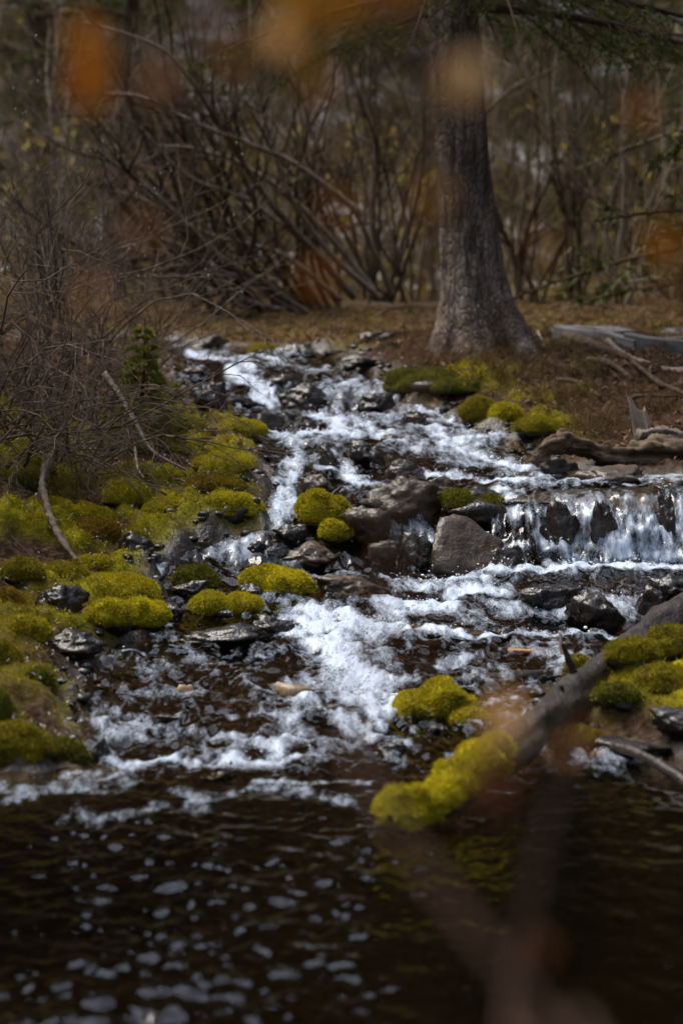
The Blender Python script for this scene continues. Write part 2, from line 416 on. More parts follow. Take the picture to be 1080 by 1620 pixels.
def leafy_mat(name, c0, c1, trans=0.35, rough=0.6):
    m, nt, out = new_mat(name); t = attr(nt, 'tint')
    n = noise(nt, gpos(nt), 9, 3)
    c = mixc(nt, mathn(nt, 'ADD', mathn(nt, 'MULTIPLY', t, 0.6), mathn(nt, 'MULTIPLY', n, 0.4)), c0, c1)
    bs = nt.nodes.new('ShaderNodeBsdfPrincipled'); nt.links.new(c, bs.inputs['Base Color']); bs.inputs['Roughness'].default_value = rough
    bs.inputs['Specular IOR Level'].default_value = 0.1
    tr = nt.nodes.new('ShaderNodeBsdfTranslucent'); nt.links.new(c, tr.inputs['Color'])
    mx = nt.nodes.new('ShaderNodeMixShader'); mx.inputs[0].default_value = trans
    nt.links.new(bs.outputs[0], mx.inputs[1]); nt.links.new(tr.outputs[0], mx.inputs[2]); nt.links.new(mx.outputs[0], out.inputs['Surface'])
    return m
M['needle'] = leafy_mat('spruce_needles', (.030, .040, .010), (.10, .105, .022), 0.2)
M['needle_young'] = leafy_mat('sapling_needles', (.09, .10, .016), (.30, .30, .05), 0.25)
M['needle_back'] = leafy_mat('far_needles', (.030, .036, .012), (.085, .085, .025), 0.2)
M['needle_far'] = leafy_mat('wood_needles', (.010, .014, .006), (.028, .034, .012), 0.1)
M['orange_leaf'] = leafy_mat('orange_leaf', (.52, .25, .016), (.66, .36, .045), 0.5)
M['tan_leaf'] = leafy_mat('tan_leaf', (.80, .58, .33), (.85, .64, .38), 0.5)
M['red_leaf'] = leafy_mat('brown_red_leaf', (.30, .13, .06), (.40, .21, .11), 0.4)
M['dry_grass'] = leafy_mat('dry_grass', (.05, .031, .014), (.21, .14, .068), 0.3)
M['litter'] = leafy_mat('leaf_litter', (.12, .10, .085), (.33, .30, .27), 0.1)
M['litter_brown'] = leafy_mat('brown_litter', (.07, .038, .02), (.22, .13, .07), 0.1)
M['catkin'] = leafy_mat('catkin', (.16, .135, .105), (.28, .25, .20), 0.2)
M['under'] = leafy_mat('undergrowth', (.045, .029, .017), (.17, .112, .066), 0.1)
M['under_leaf'] = leafy_mat('undergrowth_leaf', (.08, .062, .014), (.22, .155, .03), 0.35)

def ground_mat():
    m, nt, out = new_mat('ground'); v = gpos(nt)
    n1 = noise(nt, v, 5, 4, 0.65); n2 = noise(nt, v, 38, 4, 0.65)
    dirt = ramp(nt, n2, [(0.3, (.013, .008, .005)), (0.5, (.038, .023, .015)), (0.72, (.095, .062, .042))])
    bed = ramp(nt, n2, [(0.3, (.007, .005, .004)), (0.52, (.024, .016, .011)), (0.75, (.070, .048, .033))])
    bed = mixc(nt, attr(nt, 'silt'), bed, (.006, .004, .0025))
    mossc = ramp(nt, n1, [(0.30, (.05, .034, .005)), (0.46, (.14, .12, .006)), (0.66, (.26, .235, .008))])
    mossc = mixc(nt, mathn(nt, 'MULTIPLY', n2, 0.5), mossc, (.045, .036, .008))
    grass = ramp(nt, n2, [(0.3, (.025, .015, .008)), (0.55, (.075, .045, .020)), (0.78, (.14, .096, .052))])
    grass = mixc(nt, mathn(nt, 'MULTIPLY', mathn(nt, 'SUBTRACT', n1, 0.5, True), 5, True), grass, (.085, .085, .012))
    far = ramp(nt, noise(nt, v, 1.3, 4, 0.7), [(0.36, (.022, .015, .008)), (0.47, (.06, .046, .018)), (0.54, (.09, .066, .042)), (0.62, (.30, .27, .25)), (0.8, (.45, .43, .42))])
    c = mixc(nt, attr(nt, 'moss'), dirt, mossc)
    n5 = noise(nt, v, 3.2, 3, 0.6)
    grass = mixc(nt, mathn(nt, 'MULTIPLY', mathn(nt, 'SUBTRACT', n5, 0.50, True), 6, True), grass, (.022, .014, .009))
    c = mixc(nt, attr(nt, 'grass'), c, grass)
    c = mixc(nt, attr(nt, 'wet'), c, bed)
    c = mixc(nt, attr(nt, 'far'), c, far)
    c = mixc(nt, attr(nt, 'wood'), c, (.016, .014, .008))
    rg = mathn(nt, 'SUBTRACT', 0.95, mathn(nt, 'MULTIPLY', attr(nt, 'wet'), 0.6))
    hh = mathn(nt, 'ADD', n1, mathn(nt, 'MULTIPLY', n2, 0.6))
    pb = principled(nt, out, c, rg, bump(nt, hh, 0.9, 0.025), 0.35)
    nt.links.new(mathn(nt, 'MULTIPLY', attr(nt, 'shore'), 0.5), pb.inputs['Specular IOR Level'])
    return m
M['ground'] = ground_mat()

def water_mat():
    m, nt, out = new_mat('stream_water'); v = gpos(nt)
    f = attr(nt, 'foam')
    mp = N(nt, 'ShaderNodeMapping'); mp.inputs['Scale'].default_value = (1, .36, .42); nt.links.new(v, mp.inputs['Vector']); v = mp.outputs[0]
    n1 = noise(nt, v, 60, 2, 0.7); n2 = noise(nt, v, 210, 1, 0.6)
    k = mathn(nt, 'ADD', mathn(nt, 'MULTIPLY', mathn(nt, 'SUBTRACT', n1, 0.5), 1.8), mathn(nt, 'MULTIPLY', mathn(nt, 'SUBTRACT', n2, 0.5), 1.0))
    k = mathn(nt, 'ADD', f, mathn(nt, 'MULTIPLY', k, mathn(nt, 'ADD', 0.12, mathn(nt, 'MULTIPLY', f, 0.9))))
    ff = mathn(nt, 'MULTIPLY', mathn(nt, 'SUBTRACT', k, 0.13), 1.45, True)
    nb = bump(nt, mathn(nt, 'ADD', n1, mathn(nt, 'MULTIPLY', n2, 0.5)), 0.35, 0.012)
    fr = N(nt, 'ShaderNodeFresnel', IOR=1.333); nt.links.new(nb, fr.inputs['Normal'])
    tr = nt.nodes.new('ShaderNodeBsdfTransparent'); tr.inputs[0].default_value = (.78, .68, .56, 1)
    gl = N(nt, 'ShaderNodeBsdfGlossy', Roughness=0.05); gl.inputs[0].default_value = (1, 1, 1, 1)
    bs0 = bump(nt, n1, 0.12, 0.008)
    nt.links.new(bs0, gl.inputs['Normal']); nt.links.new(bs0, fr.inputs['Normal'])
    wat = nt.nodes.new('ShaderNodeMixShader'); nt.links.new(fr.outputs[0], wat.inputs[0]); nt.links.new(tr.outputs[0], wat.inputs[1]); nt.links.new(gl.outputs[0], wat.inputs[2])
    fo = nt.nodes.new('ShaderNodeBsdfPrincipled'); fo.inputs['Base Color'].default_value = (.70, .80, .96, 1)
    fo.inputs['Roughness'].default_value = 0.35; nt.links.new(nb, fo.inputs['Normal'])
    ft = nt.nodes.new('ShaderNodeBsdfTranslucent'); ft.inputs[0].default_value = (.70, .81, .98, 1)
    fm = nt.nodes.new('ShaderNodeMixShader'); fm.inputs[0].default_value = 0.3
    nt.links.new(fo.outputs[0], fm.inputs[1]); nt.links.new(ft.outputs[0], fm.inputs[2])
    mx = nt.nodes.new('ShaderNodeMixShader'); nt.links.new(ff, mx.inputs[0]); nt.links.new(wat.outputs[0], mx.inputs[1]); nt.links.new(fm.outputs[0], mx.inputs[2])
    nt.links.new(mx.outputs[0], out.inputs['Surface'])
    return m
M['water'] = water_mat()
mm, nt, out = new_mat('spray'); principled(nt, out, (.86, .88, .92), 0.12, None, 0.6); M['spray'] = mm

# ------------------------------------------------------------------ the ground, one sheet out to the horizon
def grid_faces(nr, nc):
    i = np.arange(nr-1)[:, None]*nc; j = np.arange(nc-1)[None, :]
    return np.stack([i+j, i+j+1, i+nc+j+1, i+nc+j], -1).reshape(-1, 4)
def arc_rows(s_cols, ys, xfun, nrow, zfun):
    """per column: resample y so that steep faces keep their density"""
    Yd = np.repeat(ys[:, None], len(s_cols), 1); X = xfun(s_cols[None, :], Yd)
    Z = zfun(X.ravel(), Yd.ravel()).reshape(X.shape)
    dl = np.sqrt(np.diff(Yd, axis=0)**2+(1.0*np.diff(Z, axis=0))**2)
    L = np.vstack([np.zeros((1, len(s_cols))), np.cumsum(dl, 0)])
    L = L/L[-1]
    Lm = L.copy()
    t = np.linspace(0, 1, nrow); Yo = np.empty((nrow, len(s_cols)))
    for j in range(len(s_cols)): Yo[:, j] = np.interp(t, Lm[:, j], Yd[:, j])
    return Yo
xf = lambda s, y: s*(np.maximum(y, 0)+1.5)

def moss_mask(x, y, z):
    """where the bank carries a moss carpet (left bank, and patches on the right one)"""
    P = np.stack([x, y, z*0], 1)
    s = x/np.maximum(y, 3); px = 540+s*F_PX
    left = (1-sstep(400, 450, px))*(.35+.65*sstep(7.0, 7.8, y))*sstep(6.0, 6.6, y)*(1-sstep(10.2, 11.0, y))*(1-.75*(1-sstep(180, 280, px))*sstep(8.8, 9.3, y))
    right = sstep(640, 700, px)*(1-sstep(880, 960, px))*sstep(9.3, 9.6, y)*(1-sstep(11.2, 12, y))*0.5
    rl = sstep(860, 920, px)*sstep(6.2, 6.5, y)*(1-sstep(7.4, 7.7, y))*.55
    return np.clip((np.maximum(np.maximum(left, right), rl))*(0.52+2.4*fbm(P, 2.6, 3, 41)), 0, 1)
def ground_z(x, y, m=None):
    if m is None: m = wdist(x, y)
    P = np.stack([x, y, x*0], 1)
    ins = sstep(-0.02, 0.12, m)
    pool = 1-sstep(5.6, 6.6, y)
    back = 0.05*ins*(1-pool)
    z = H(x, y-back)
    depth = ins*(0.045+0.32*pool*sstep(0.05, 0.5, m))
    nz = fbm(P, 3.5, 5, 3)
    fine = fbm(P, 14, 3, 8)
    near = 1-sstep(16, 22, y)
    z = z-depth
    z += near*ins*(1-pool)*bare_field(x, y, z)*(0.045+0.07*nz+.04*fine)
    z += near*ins*(1-pool)*(0.020*nz+0.008*fine)
    z += near*(1-ins)*(0.035*np.clip(-m/0.12, 0, 1)+0.045*nz+0.020*fine)
    z += (1-near)*0.35*fbm(P, 0.35, 4, 12)
    # hummocks under the moss
    left = moss_mask(x, y, z)*(1-ins)
    hum = 1-np.abs(gnoise(P*5.0, 31))*1.7
    z += left*0.06*np.clip(hum, 0, 1)
    return z
s1 = np.linspace(-.20, .20, 300)
s_cols = np.concatenate([-np.geomspace(3.0, .215, 40), s1, np.geomspace(.215, 3.0, 40)])
y_dense = np.linspace(2.6, 16, 900)
Yd = arc_rows(s_cols, y_dense, xf, 560, H)
yn = np.linspace(-9, 2.55, 16)[:, None]*np.ones((1, len(s_cols)))
yfar = np.concatenate([np.linspace(16.1, 30, 60), np.geomspace(30.8, 120, 40)])[:, None]*np.ones((1, len(s_cols)))
YY = np.vstack([yn, Yd, yfar]); XX = xf(s_cols[None, :], YY)
x, y = XX.ravel(), YY.ravel()
mW = wdist(x, y)
gz = ground_z(x, y, mW)
ins = sstep(-0.06, 0.02, mW)
P = np.stack([x, y, x*0], 1)
px_ = 540+x/np.maximum(y, 3)*F_PX
gmask = sstep(11.6, 12.6, y+0.5*gnoise(P*1.1, 77))*(1-sstep(19, 21, y))
me = fast_mesh('ground', np.stack([x, y, gz], 1), grid_faces(*XX.shape), True,
               {'moss': moss_mask(x, y, gz), 'wet': np.clip(ins, 0, 1), 'grass': gmask, 'far': sstep(18.5, 21, y), 'wood': sstep(25, 28.5, y), 'shore': sstep(-.12, -.02, mW)*(1-sstep(.02, .08, mW)), 'silt': (1-sstep(5.6, 6.9, y))*sstep(0, .25, mW)})
tag(link('ground', me, M['ground']), kind='structure')

def gz1(x, y): return float(ground_z(np.array([x]), np.array([y]))[0])

# ------------------------------------------------------------------ the water
sw = np.linspace(-.20, .20, 600)
yw = np.linspace(2.9, 14.6, 1100)
Yw = arc_rows(sw, yw, xf, 860, H)
Xw = xf(sw[None, :], Yw)
x, y = Xw.ravel(), Yw.ravel()
h = H(x, y)
m = wdist(x, y)
zt = h.reshape(Xw.shape)
dzdy = np.gradient(zt, axis=0)/np.maximum(np.gradient(Yw, axis=0), 1e-4)
steep = sstep(0.35, 1.3, dzdy).ravel()
pool = 1-sstep(5.5, 6.4, y)
_w = np.stack([x*6, y*4, h*4], 1)
foam = foam_field(x+.05*gnoise(_w, 91), y+.16*gnoise(_w, 92), h)
P = np.stack([x, y, h], 1)
flow = np.stack([(x+.03*gnoise(np.stack([x*5, y*3, h*3], 1), 96))*19+h*5, y*6, h*7], 1)                     # streaks run down the slope
strand = ridged(flow*np.array([1.6, 1, 1]), 51); strand2 = ridged(flow*np.array([3.3, 1.5, 1.4]), 53)
rag = gnoise(P*np.array([16, 9, 9]), 57); rag2 = gnoise(P*np.array([38, 20, 30]), 59)
big = gnoise(P*np.array([5, 3.0, 3.0]), 61)
fall_right = steep*sstep(0.06, .10, x/np.maximum(y, 3))
warp = np.stack([x+.02*gnoise(P*9, 81), y+.04*gnoise(P*9, 82), h], 1)
lace = np.clip(1-np.abs(gnoise(warp*np.array([11, 4.5, 5]), 83))*3.2, 0, 1)+0.8*np.clip(1-np.abs(gnoise(warp*np.array([24, 9, 10]), 85))*3.2, 0, 1)
fm = np.clip(foam*1.12, 0, 1)*(0.46+0.46*lace+0.46*rag+0.38*rag2+0.26*strand)
thin = (1-pool)*np.clip(-0.16+0.36*lace+0.62*big+0.25*rag+0.18*strand+.08*sstep(8.6, 9.4, y), 0, 1)*0.60
fallf = steep*np.clip(-.02+0.75*np.clip(strand, 0, 1)*0.6+0.45*strand2*0.5+0.4*rag, 0, 1)
bare = bare_field(x+.04*gnoise(_w*1.5, 93), y+.1*gnoise(_w*1.5, 94), h)
thin = thin*(1-bare)*(1-sstep(12.0, 12.5, y)*(1-sstep(-1.0, -.8, x)))
fm = fm*(1-.6*bare)
fallf = fallf*np.clip(.85+1.3*gnoise(np.stack([x*4.5, y*0, h*3], 1), 95), .15, 1.5)
fm = np.maximum(np.maximum(fm, thin*sstep(5.5, 6.6, y)), fallf)
edge = sstep(-0.01, 0.05, m)
fm *= edge
amp = 0.006+0.008*np.clip(foam, 0, 1)+0.008*(1-pool)
wave = amp*(1.0*rag+1.0*big+0.5*rag2+0.2*lace-.2)
rip = gnoise(np.stack([x*4, y*3.6, x*0], 1), 70)*0.008+gnoise(np.stack([x*9, y*8, x*0], 1), 71)*0.0085+gnoise(np.stack([x*18+y*3, y*16, x*0], 1), 73)*0.0070+gnoise(np.stack([x*36-y*8, y*31, x*0], 1), 75)*0.0046
rip = rip+gnoise(np.stack([x*62, y*44, x*0], 1), 79)*0.0026*sstep(4.4, 5.8, y)+gnoise(np.stack([x*30, y*24, x*0], 1), 80)*0.0030*sstep(4.8, 5.9, y)
calm = np.clip(.82+1.0*gnoise(np.stack([x*1.5, y*1.1, x*0], 1), 77), .3, 1.35)*(1-.5*sstep(.02, .40, x))
wave = wave*(1-pool)+rip*pool*calm
zz = h+0.009+wave-np.clip(-m, 0, 1)*0.8
# on steep faces the strands stand out towards the viewer
yo = y-steep*(0.03+0.022*strand+0.018*rag+0.010*rag2)*edge
keep = (m.reshape(Xw.shape) > -0.12)
fk = keep[:-1, :-1] | keep[1:, :-1] | keep[:-1, 1:] | keep[1:, 1:]
Fq = grid_faces(*Xw.shape)[fk.ravel()]
used = np.zeros(len(x), bool); used[Fq.ravel()] = True
remap = np.cumsum(used)-1
me = fast_mesh('stream', np.stack([x, yo, zz], 1)[used], remap[Fq], True, {'foam': fm[used]})
tag(link('stream', me, M['water']), 'mountain stream running white down the rocks into a dark pool', 'stream', kind='structure')

# droplets thrown up by the white water
rng = np.random.RandomState(3)
prob = np.clip(foam-0.35, 0, 1)**1.5*edge; prob /= prob.sum()
idx = rng.choice(len(x), 2200, p=prob)
iv, iff = ico(1)
V = []; Fl = []
c = np.stack([x[idx], yo[idx], zz[idx]], 1)+np.stack([rng.normal(0, .012, len(idx)), rng.normal(0, .02, len(idx)), np.abs(rng.normal(0, .014, len(idx)))], 1)
r = rng.uniform(.0008, .0024, len(idx))*(1+(rng.rand(len(idx)) < .06)*0.8)
el = rng.uniform(.7, 1.9, (len(idx), 3))
V = (c[:, None, :]+iv[None]*r[:, None, None]*el[:, None, :]).reshape(-1, 3)
Fl = (iff[None]+np.arange(len(idx))[:, None, None]*len(iv)).reshape(-1, 3)
tag(link('spray_droplets', fast_mesh('spray_droplets', V, Fl), M['spray']), 'white droplets splashing above the cascades', 'spray', kind='stuff')

# ------------------------------------------------------------------ blades for moss and grass
def face_samples(V, F, n, rng, mask=None):
    if F.shape[1] == 4: F = np.vstack([F[:, [0, 1, 2]], F[:, [0, 2, 3]]])
    a, b, c = V[F[:, 0]], V[F[:, 1]], V[F[:, 2]]
    nr = np.cross(b-a, c-a); ar = np.linalg.norm(nr, axis=1)
    w = ar.copy()
    if mask is not None: w = w*mask(F, (a+b+c)/3, nr/(ar[:, None]+1e-12))
    if w.sum() <= 0: return None
    i = rng.choice(len(F), n, p=w/w.sum())
    u, v = rng.rand(n), rng.rand(n); f = u+v > 1; u[f] = 1-u[f]; v[f] = 1-v[f]
    return a[i]+u[:, None]*(b-a)[i]+v[:, None]*(c-a)[i], nr[i]/(ar[i, None]+1e-12)
def blades(Pt, Nr, L, W, rng, spread=0.6):
    n = len(Pt)
    d = Nr+rng.normal(0, spread, (n, 3)); d /= np.linalg.norm(d, axis=1)[:, None]
    s = np.cross(d, rng.normal(0, 1, (n, 3))); s /= np.linalg.norm(s, axis=1)[:, None]+1e-9
    L = L*rng.uniform(.5, 1.3, n); W = W*rng.uniform(.6, 1.3, n)
    V = np.stack([Pt-s*W[:, None], Pt+s*W[:, None], Pt+d*L[:, None]], 1).reshape(-1, 3)
    F = np.arange(3*n).reshape(-1, 3)
    t = np.repeat(rng.rand(n), 3)
    return V, F, t
def blade_mesh(name, Pt, Nr, L, W, rng, spread=0.6):
    V, F, t = blades(Pt, Nr, L, W, rng, spread)
    return fast_mesh(name, V, F, False, {'tint': t})

# ------------------------------------------------------------------ rocks and mossy rocks
def rock_verts(seed, w, dp, h, planes=11, sharp=14.0, rough=0.05, sub=4, lean=None):
    rng = np.random.RandomState(seed)
    D, F = ico(sub)
    nr = rng.normal(size=(planes, 3)); nr /= np.linalg.norm(nr, axis=1)[:, None]
    off = rng.uniform(.62, 1.0, planes)
    if lean is not None:
        nr = np.vstack([nr, np.array(lean)/np.linalg.norm(lean)]); off = np.append(off, 0.5)
    q = np.clip(D @ nr.T, 1e-3, None)/off[None, :]
    r = 1/np.power((q**sharp).sum(1)+1e-9, 1/sharp)
    r = np.minimum(r, 1.35)
    V = D*r[:, None]
    lay = V @ (np.array([.25, .2, 1.0])+rng.normal(0, .25, 3))
    V *= 1+(rough*1.5*fbm(V+seed*1.7, 2.4, 5, seed, .58)-rough*0.9*np.abs(gnoise(V*3.3+seed, seed+3))+rough*0.5*np.abs(((lay*3.1) % 1)-.5))[:, None]
    mn, mx = V.min(0), V.max(0)
    V = (V-(mn+mx)/2)/(mx-mn)
    return V*np.array([w, dp, h]), F
def lobes_verts(seed, lobes, sub=4, k=9.0, rough=0.05):
    """smooth union of lobes, star-shaped about the origin"""
    D, F = ico(sub); rs = []
    for cx, cy, cz, rx, ry, rz in lobes:
        R = np.array([rx, ry, rz]); c = np.array([cx, cy, cz])/R; d = D/R
        A = (d*d).sum(1); B = -(d*c).sum(1); C = c @ c-1
        disc = B*B-A*C
        t = np.where(disc > 0, (-B+np.sqrt(np.maximum(disc, 0)))/A, 0.0)
        rs.append(np.maximum(t, 0.002))
    rs = np.array(rs); mx = rs.max(0)
    r = mx*np.power(((rs/mx)**k).sum(0), 1/k)
    V = D*r[:, None]
    s = np.abs(V).max()
    V = V*(1+rough*fbm(V/s+seed*2.1, 2.2, 4, seed)[:, None]*1.5)
    return V, F
MOSS_TINTS = {'fresh': (1.62, 1.52, 1.0, 1), 'bright': (2.0, 1.9, 1.0, 1), 'dull': (.95, .88, .8, 1), 'olive': (.52, .56, .7, 1), 'rusty': (.85, .58, .6, 1), 'brown': (.8, .62, .9, 1)}
def place(px, py, w, h, ratio=0.75, sink=0.35):
    """base point and real size of a stone whose visible box is w x h pixels about (px, py)"""
    g = ground_at(px, py+h*0.42)
    d = g[1]
    W = w/F_PX*d; DP = W*ratio
    Hh = max(0.32*h, h-0.11*w)/F_PX*d
    x_, y_ = g[0]*(d+DP*0.32)/d, d+DP*0.32
    zz_ = max(gz1(x_, y_), gz1(x_, y_-DP*.4), float(H(x_, y_)[0])-0.012)
    return np.array([x_, y_, zz_]), W, DP, Hh
_seed = [100]
def rock(px, py, w, h, label, mat='rock_wet', ratio=0.75, rz=None, cat='rock', group='rocks in and beside the stream', lean=None, rough=0.15, planes=12, name='rock', sub=4):
    _seed[0] += 1; sd = _seed[0]
    p, W, DP, Hh = place(px, py, w, h, ratio)
    full = Hh*1.5
    V, F = rock_verts(sd, W, DP, full, planes=planes, rough=rough, lean=lean, sub=sub)
    V[:, 2] += full*0.5-full*0.33
    me = fast_mesh(name, V, F)
    o = link(name, me, M[mat], None, tuple(p), (0, 0, rz if rz is not None else np.random.RandomState(sd).uniform(-.25, .25)))
    tag(o, label, cat, group)
    return o
def add_moss(parent, V, F, tint, dens=1.0, rng=None, L=0.011, name='moss_cap', zcut=-1e9):
    me = fast_mesh(name, V, F)
    cap = link(name, me, M['moss'], parent); cap.color = MOSS_TINTS[tint]
    a, b, c = V[F[:, 0]], V[F[:, 1]], V[F[:, 2]]
    area = 0.5*np.linalg.norm(np.cross(b-a, c-a), axis=1).sum()
    n = int(min(9000, max(300, area/2.0e-5*dens)))
    got = face_samples(V, F, n, rng, lambda F_, cc, nn: np.clip(nn[:, 2]+0.45, 0, 1)*(cc[:, 2] > zcut))
    fr = link('moss_fronds', blade_mesh('moss_fronds', got[0], got[1], L, 0.0022, rng, 0.55), M['frond'], cap)
    fr.color = MOSS_TINTS[tint]; fr['kind'] = 'stuff'
    return cap
def mossy(px, py, w, h, label, tint='fresh', lobes=None, ratio=0.8, rockmat='rock_wet', show=0.22, group='mossy stones along the stream', lift=None):
    """a stone with a moss cushion over it; lobes in units of the visible box"""
    _seed[0] += 1; sd = _seed[0]; rng = np.random.RandomState(sd)
    p, W, DP, Hh = place(px, py, w, h, ratio)
    if lift is None: lift = -0.5*Hh if (px < 400 and py < 880) or px < 160 else -0.06*Hh
    p[2] += lift
    RV, RF = rock_verts(sd, W*0.9, DP*0.9, Hh*1.1, rough=0.08, sub=3)
    RV[:, 2] += Hh*(-0.32)+Hh*0.35
    root = link('mossy_rock', fast_mesh('mossy_rock', RV, RF), M[rockmat], None, tuple(p), None)
    tag(root, label, 'mossy rock', group)
    if lobes is None: lobes = [(-.18, -.05, .0, .34, .45, .55), (.2, .05, -.02, .32, .45, .5), (0, .0, .05, .3, .42, .55)]
    L = [(a*W, b*DP, c*Hh+Hh*0.0, rx*W, ry*DP, rz*Hh*1.25) for a, b, c, rx, ry, rz in lobes]
    V, F = lobes_verts(sd, L, rough=0.07)
    V[:, 2] = np.where(V[:, 2] < 0, V[:, 2]*0.45, V[:, 2])
    V[:, 2] += Hh*show
    # small humps of the cushion
    hump = fbm(V+sd, 16, 3, 13)
    V = V*(1+0.13*hump[:, None])
    add_moss(root, V, F, tint, 1.0, rng)
    return root

# --- mossy stones in the stream
mossy(510, 812, 86, 62, 'rounded bright green mossy rock in midstream above a smaller green lobe', 'fresh', [(-.15, 0, .1, .34, .5, .62), (.2, .05, 0, .32, .45, .5)])
mossy(532, 852, 54, 38, 'small bright green moss lobe just below the midstream mossy rock', 'fresh')
mossy(440, 916, 112, 56, 'wide two humped bright green mossy rock, centre of the left channel', 'bright', [(-.22, .05, .08, .3, .45, .55), (.05, -.1, .0, .34, .45, .55), (.27, -.1, -.05, .24, .4, .48)])
mossy(356, 952, 112, 48, 'low two lobed green mossy rock left of the wide mossy rock', 'fresh', [(-.22, 0, 0, .3, .45, .6), (.24, .05, 0, .28, .42, .55)])
mossy(310, 912, 74, 46, 'dark olive mossy rock at the upstream side of the low two lobed one', 'olive')
# --- left bank edge, from far to near
mossy(382, 689, 74, 36, 'farthest green moss hummock on the left stream edge, beside brown rock', 'fresh')
mossy(366, 715, 70, 32, 'second moss hummock down the left stream edge', 'fresh')
mossy(378, 737, 50, 34, 'small narrow moss hummock, third down the left stream edge', 'fresh')
mossy(352, 757, 84, 40, 'broad golden green moss hummock above a brown one on left edge', 'fresh')
mossy(338, 786, 96, 36, 'brownish moss hummock directly behind the big smooth left edge hummock', 'brown')
mossy(366, 815, 102, 50, 'big smooth green moss hummock at the bend of the left stream edge', 'fresh')
mossy(280, 700, 90, 40, 'flat dull moss hummock below the small spruce sapling', 'dull')
mossy(262, 826, 66, 34, 'small low moss hummock at the foot of the left bank, near upright twig', 'fresh')
mossy(200, 800, 76, 48, 'moss hummock between the bare curved root and the stream', 'fresh')
mossy(140, 812, 90, 60, 'upper green moss hummock right of the bare curved root', 'fresh')
mossy(150, 850, 90, 56, 'lower golden moss hummock right of the bare curved root', 'rusty')
mossy(75, 800, 80, 50, 'moss hummock behind the bare curved root', 'fresh')
mossy(30, 762, 80, 44, 'olive moss hummock under the left thicket at the picture edge', 'olive')
mossy(150, 905, 70, 40, 'small moss hummock above the large spreading one at left', 'fresh')
mossy(95, 925, 90, 44, 'dull moss hummock left of the large spreading one', 'dull')
mossy(178, 948, 150, 62, 'large spreading green moss hummock above two round cushions', 'fresh', [(-.25, .1, .0, .28, .45, .5), (.05, 0, .05, .34, .45, .55), (.3, -.1, 0, .24, .4, .5)], lift=-.02)
mossy(226, 983, 80, 58, 'round green moss cushion at the water, right one of a pair', 'bright')
mossy(174, 999, 78, 54, 'round green moss cushion at the water, left one of a pair', 'fresh')
mossy(35, 918, 70, 46, 'small moss mound high on the left bank at the picture edge', 'dull')
mossy(12, 960, 62, 60, 'rusty orange moss mound at the left picture edge', 'rusty')
mossy(48, 1012, 64, 52, 'green moss cushion standing alone on the dark left shore', 'fresh')
mossy(8, 1045, 56, 76, 'tall dull moss mound at the left picture edge beside dark shore', 'dull')
mossy(64, 1092, 48, 40, 'small dark mossy stone on the wet left shore', 'olive')
mossy(20, 1182, 130, 80, 'large dim mossy boulder in the left corner above the pool', 'dull')
mossy(102, 1186, 76, 62, 'dim mossy boulder jutting into the pool beside dark rock', 'olive')
mossy(-45, 1120, 130, 90, 'dark mossy boulder cut by the left picture edge', 'olive')
# --- right side
mossy(690, 1106, 134, 72, 'golden green mossy rock alone in the pool below the fallen sticks', 'fresh', [(-.25, 0, -.05, .27, .45, .45), (.05, 0, .12, .3, .45, .6), (.3, -.05, -.05, .2, .4, .45)])
mossy(742, 1132, 62, 34, 'small low mossy stone touching the golden green rock in the pool', 'fresh')
mossy(912, 1166, 84, 54, 'green mossy stone under the fallen log', 'dull')
mossy(915, 1048, 46, 44, 'little mossy stone behind the thin bent stick', 'dull')
mossy(1000, 1085, 90, 50, 'mossy stone behind the fallen log, leftmost of the right shore group', 'dull')
mossy(1062, 1062, 90, 56, 'mossy stone nearest the waterfall in the right shore group', 'dull')
mossy(1052, 1118, 110, 56, 'broad mossy stone at the right picture edge, lowest of the shore group', 'dull')
mossy(972, 1146, 70, 40, 'low mossy stone at the pool edge right of the fallen log', 'olive')
mossy(690, 606, 150, 60, 'dark olive mossy bank stone in front of the spruce roots', 'olive', [(-.28, .0, -.05, .25, .4, .42), (.0, .1, .0, .3, .45, .5), (.3, -.05, -.1, .24, .4, .35), (.1, -.3, -.1, .2, .3, .35)], lift=-.06)
mossy(640, 600, 60, 46, 'olive mossy stone at the top of the cascade left of the spruce', 'olive')
mossy(757, 657, 62, 44, 'mossy stone at the foot of the bank, left one of two', 'dull')
mossy(800, 663, 54, 36, 'mossy stone at the foot of the bank, right one of two', 'fresh')
mossy(850, 690, 80, 34, 'flat mossy patch of rock behind the driftwood head', 'dull')
mossy(420, 548, 60, 22, 'small flat mossy stone at the head of the cascade', 'dull')

# --- bare rocks
R = rock
R(735, 862, 135, 104, 'big brown slab faced boulder tilted in the middle of the stream', 'rock_brown', 0.8, 0.25, lean=(0.25, -0.75, 0.65), rough=0.06, planes=9)
mossy(750, 822, 116, 66, 'dark boulder with thin olive moss right behind the big brown slab faced one', 'olive', [(-.2, .1, -.05, .3, .4, .4), (.22, .1, -.1, .28, .4, .35)], show=.3)
R(800, 880, 60, 44, 'small wet rock at the right foot of the big brown boulder')
R(884, 852, 66, 84, 'dark upright rock standing in the right hand waterfall')
R(630, 785, 130, 74, 'wide brown boulder in the middle of the cascade', 'rock_brown')
R(695, 770, 90, 50, 'brown wet rock between the wide boulder and the white ledge water', 'rock_brown')
R(768, 783, 84, 36, 'low dark rock left of the waterfall lip')
R(575, 845, 90, 66, 'brown rock right of the midstream mossy rock', 'rock_brown')
R(605, 872, 50, 40, 'small round brown stone below the midstream rocks', 'rock_brown')
R(555, 922, 120, 46, 'flat brown slab at the water line above the white plunge', 'rock_brown')
R(660, 870, 60, 60, 'dark rock wedged left of the big brown boulder')
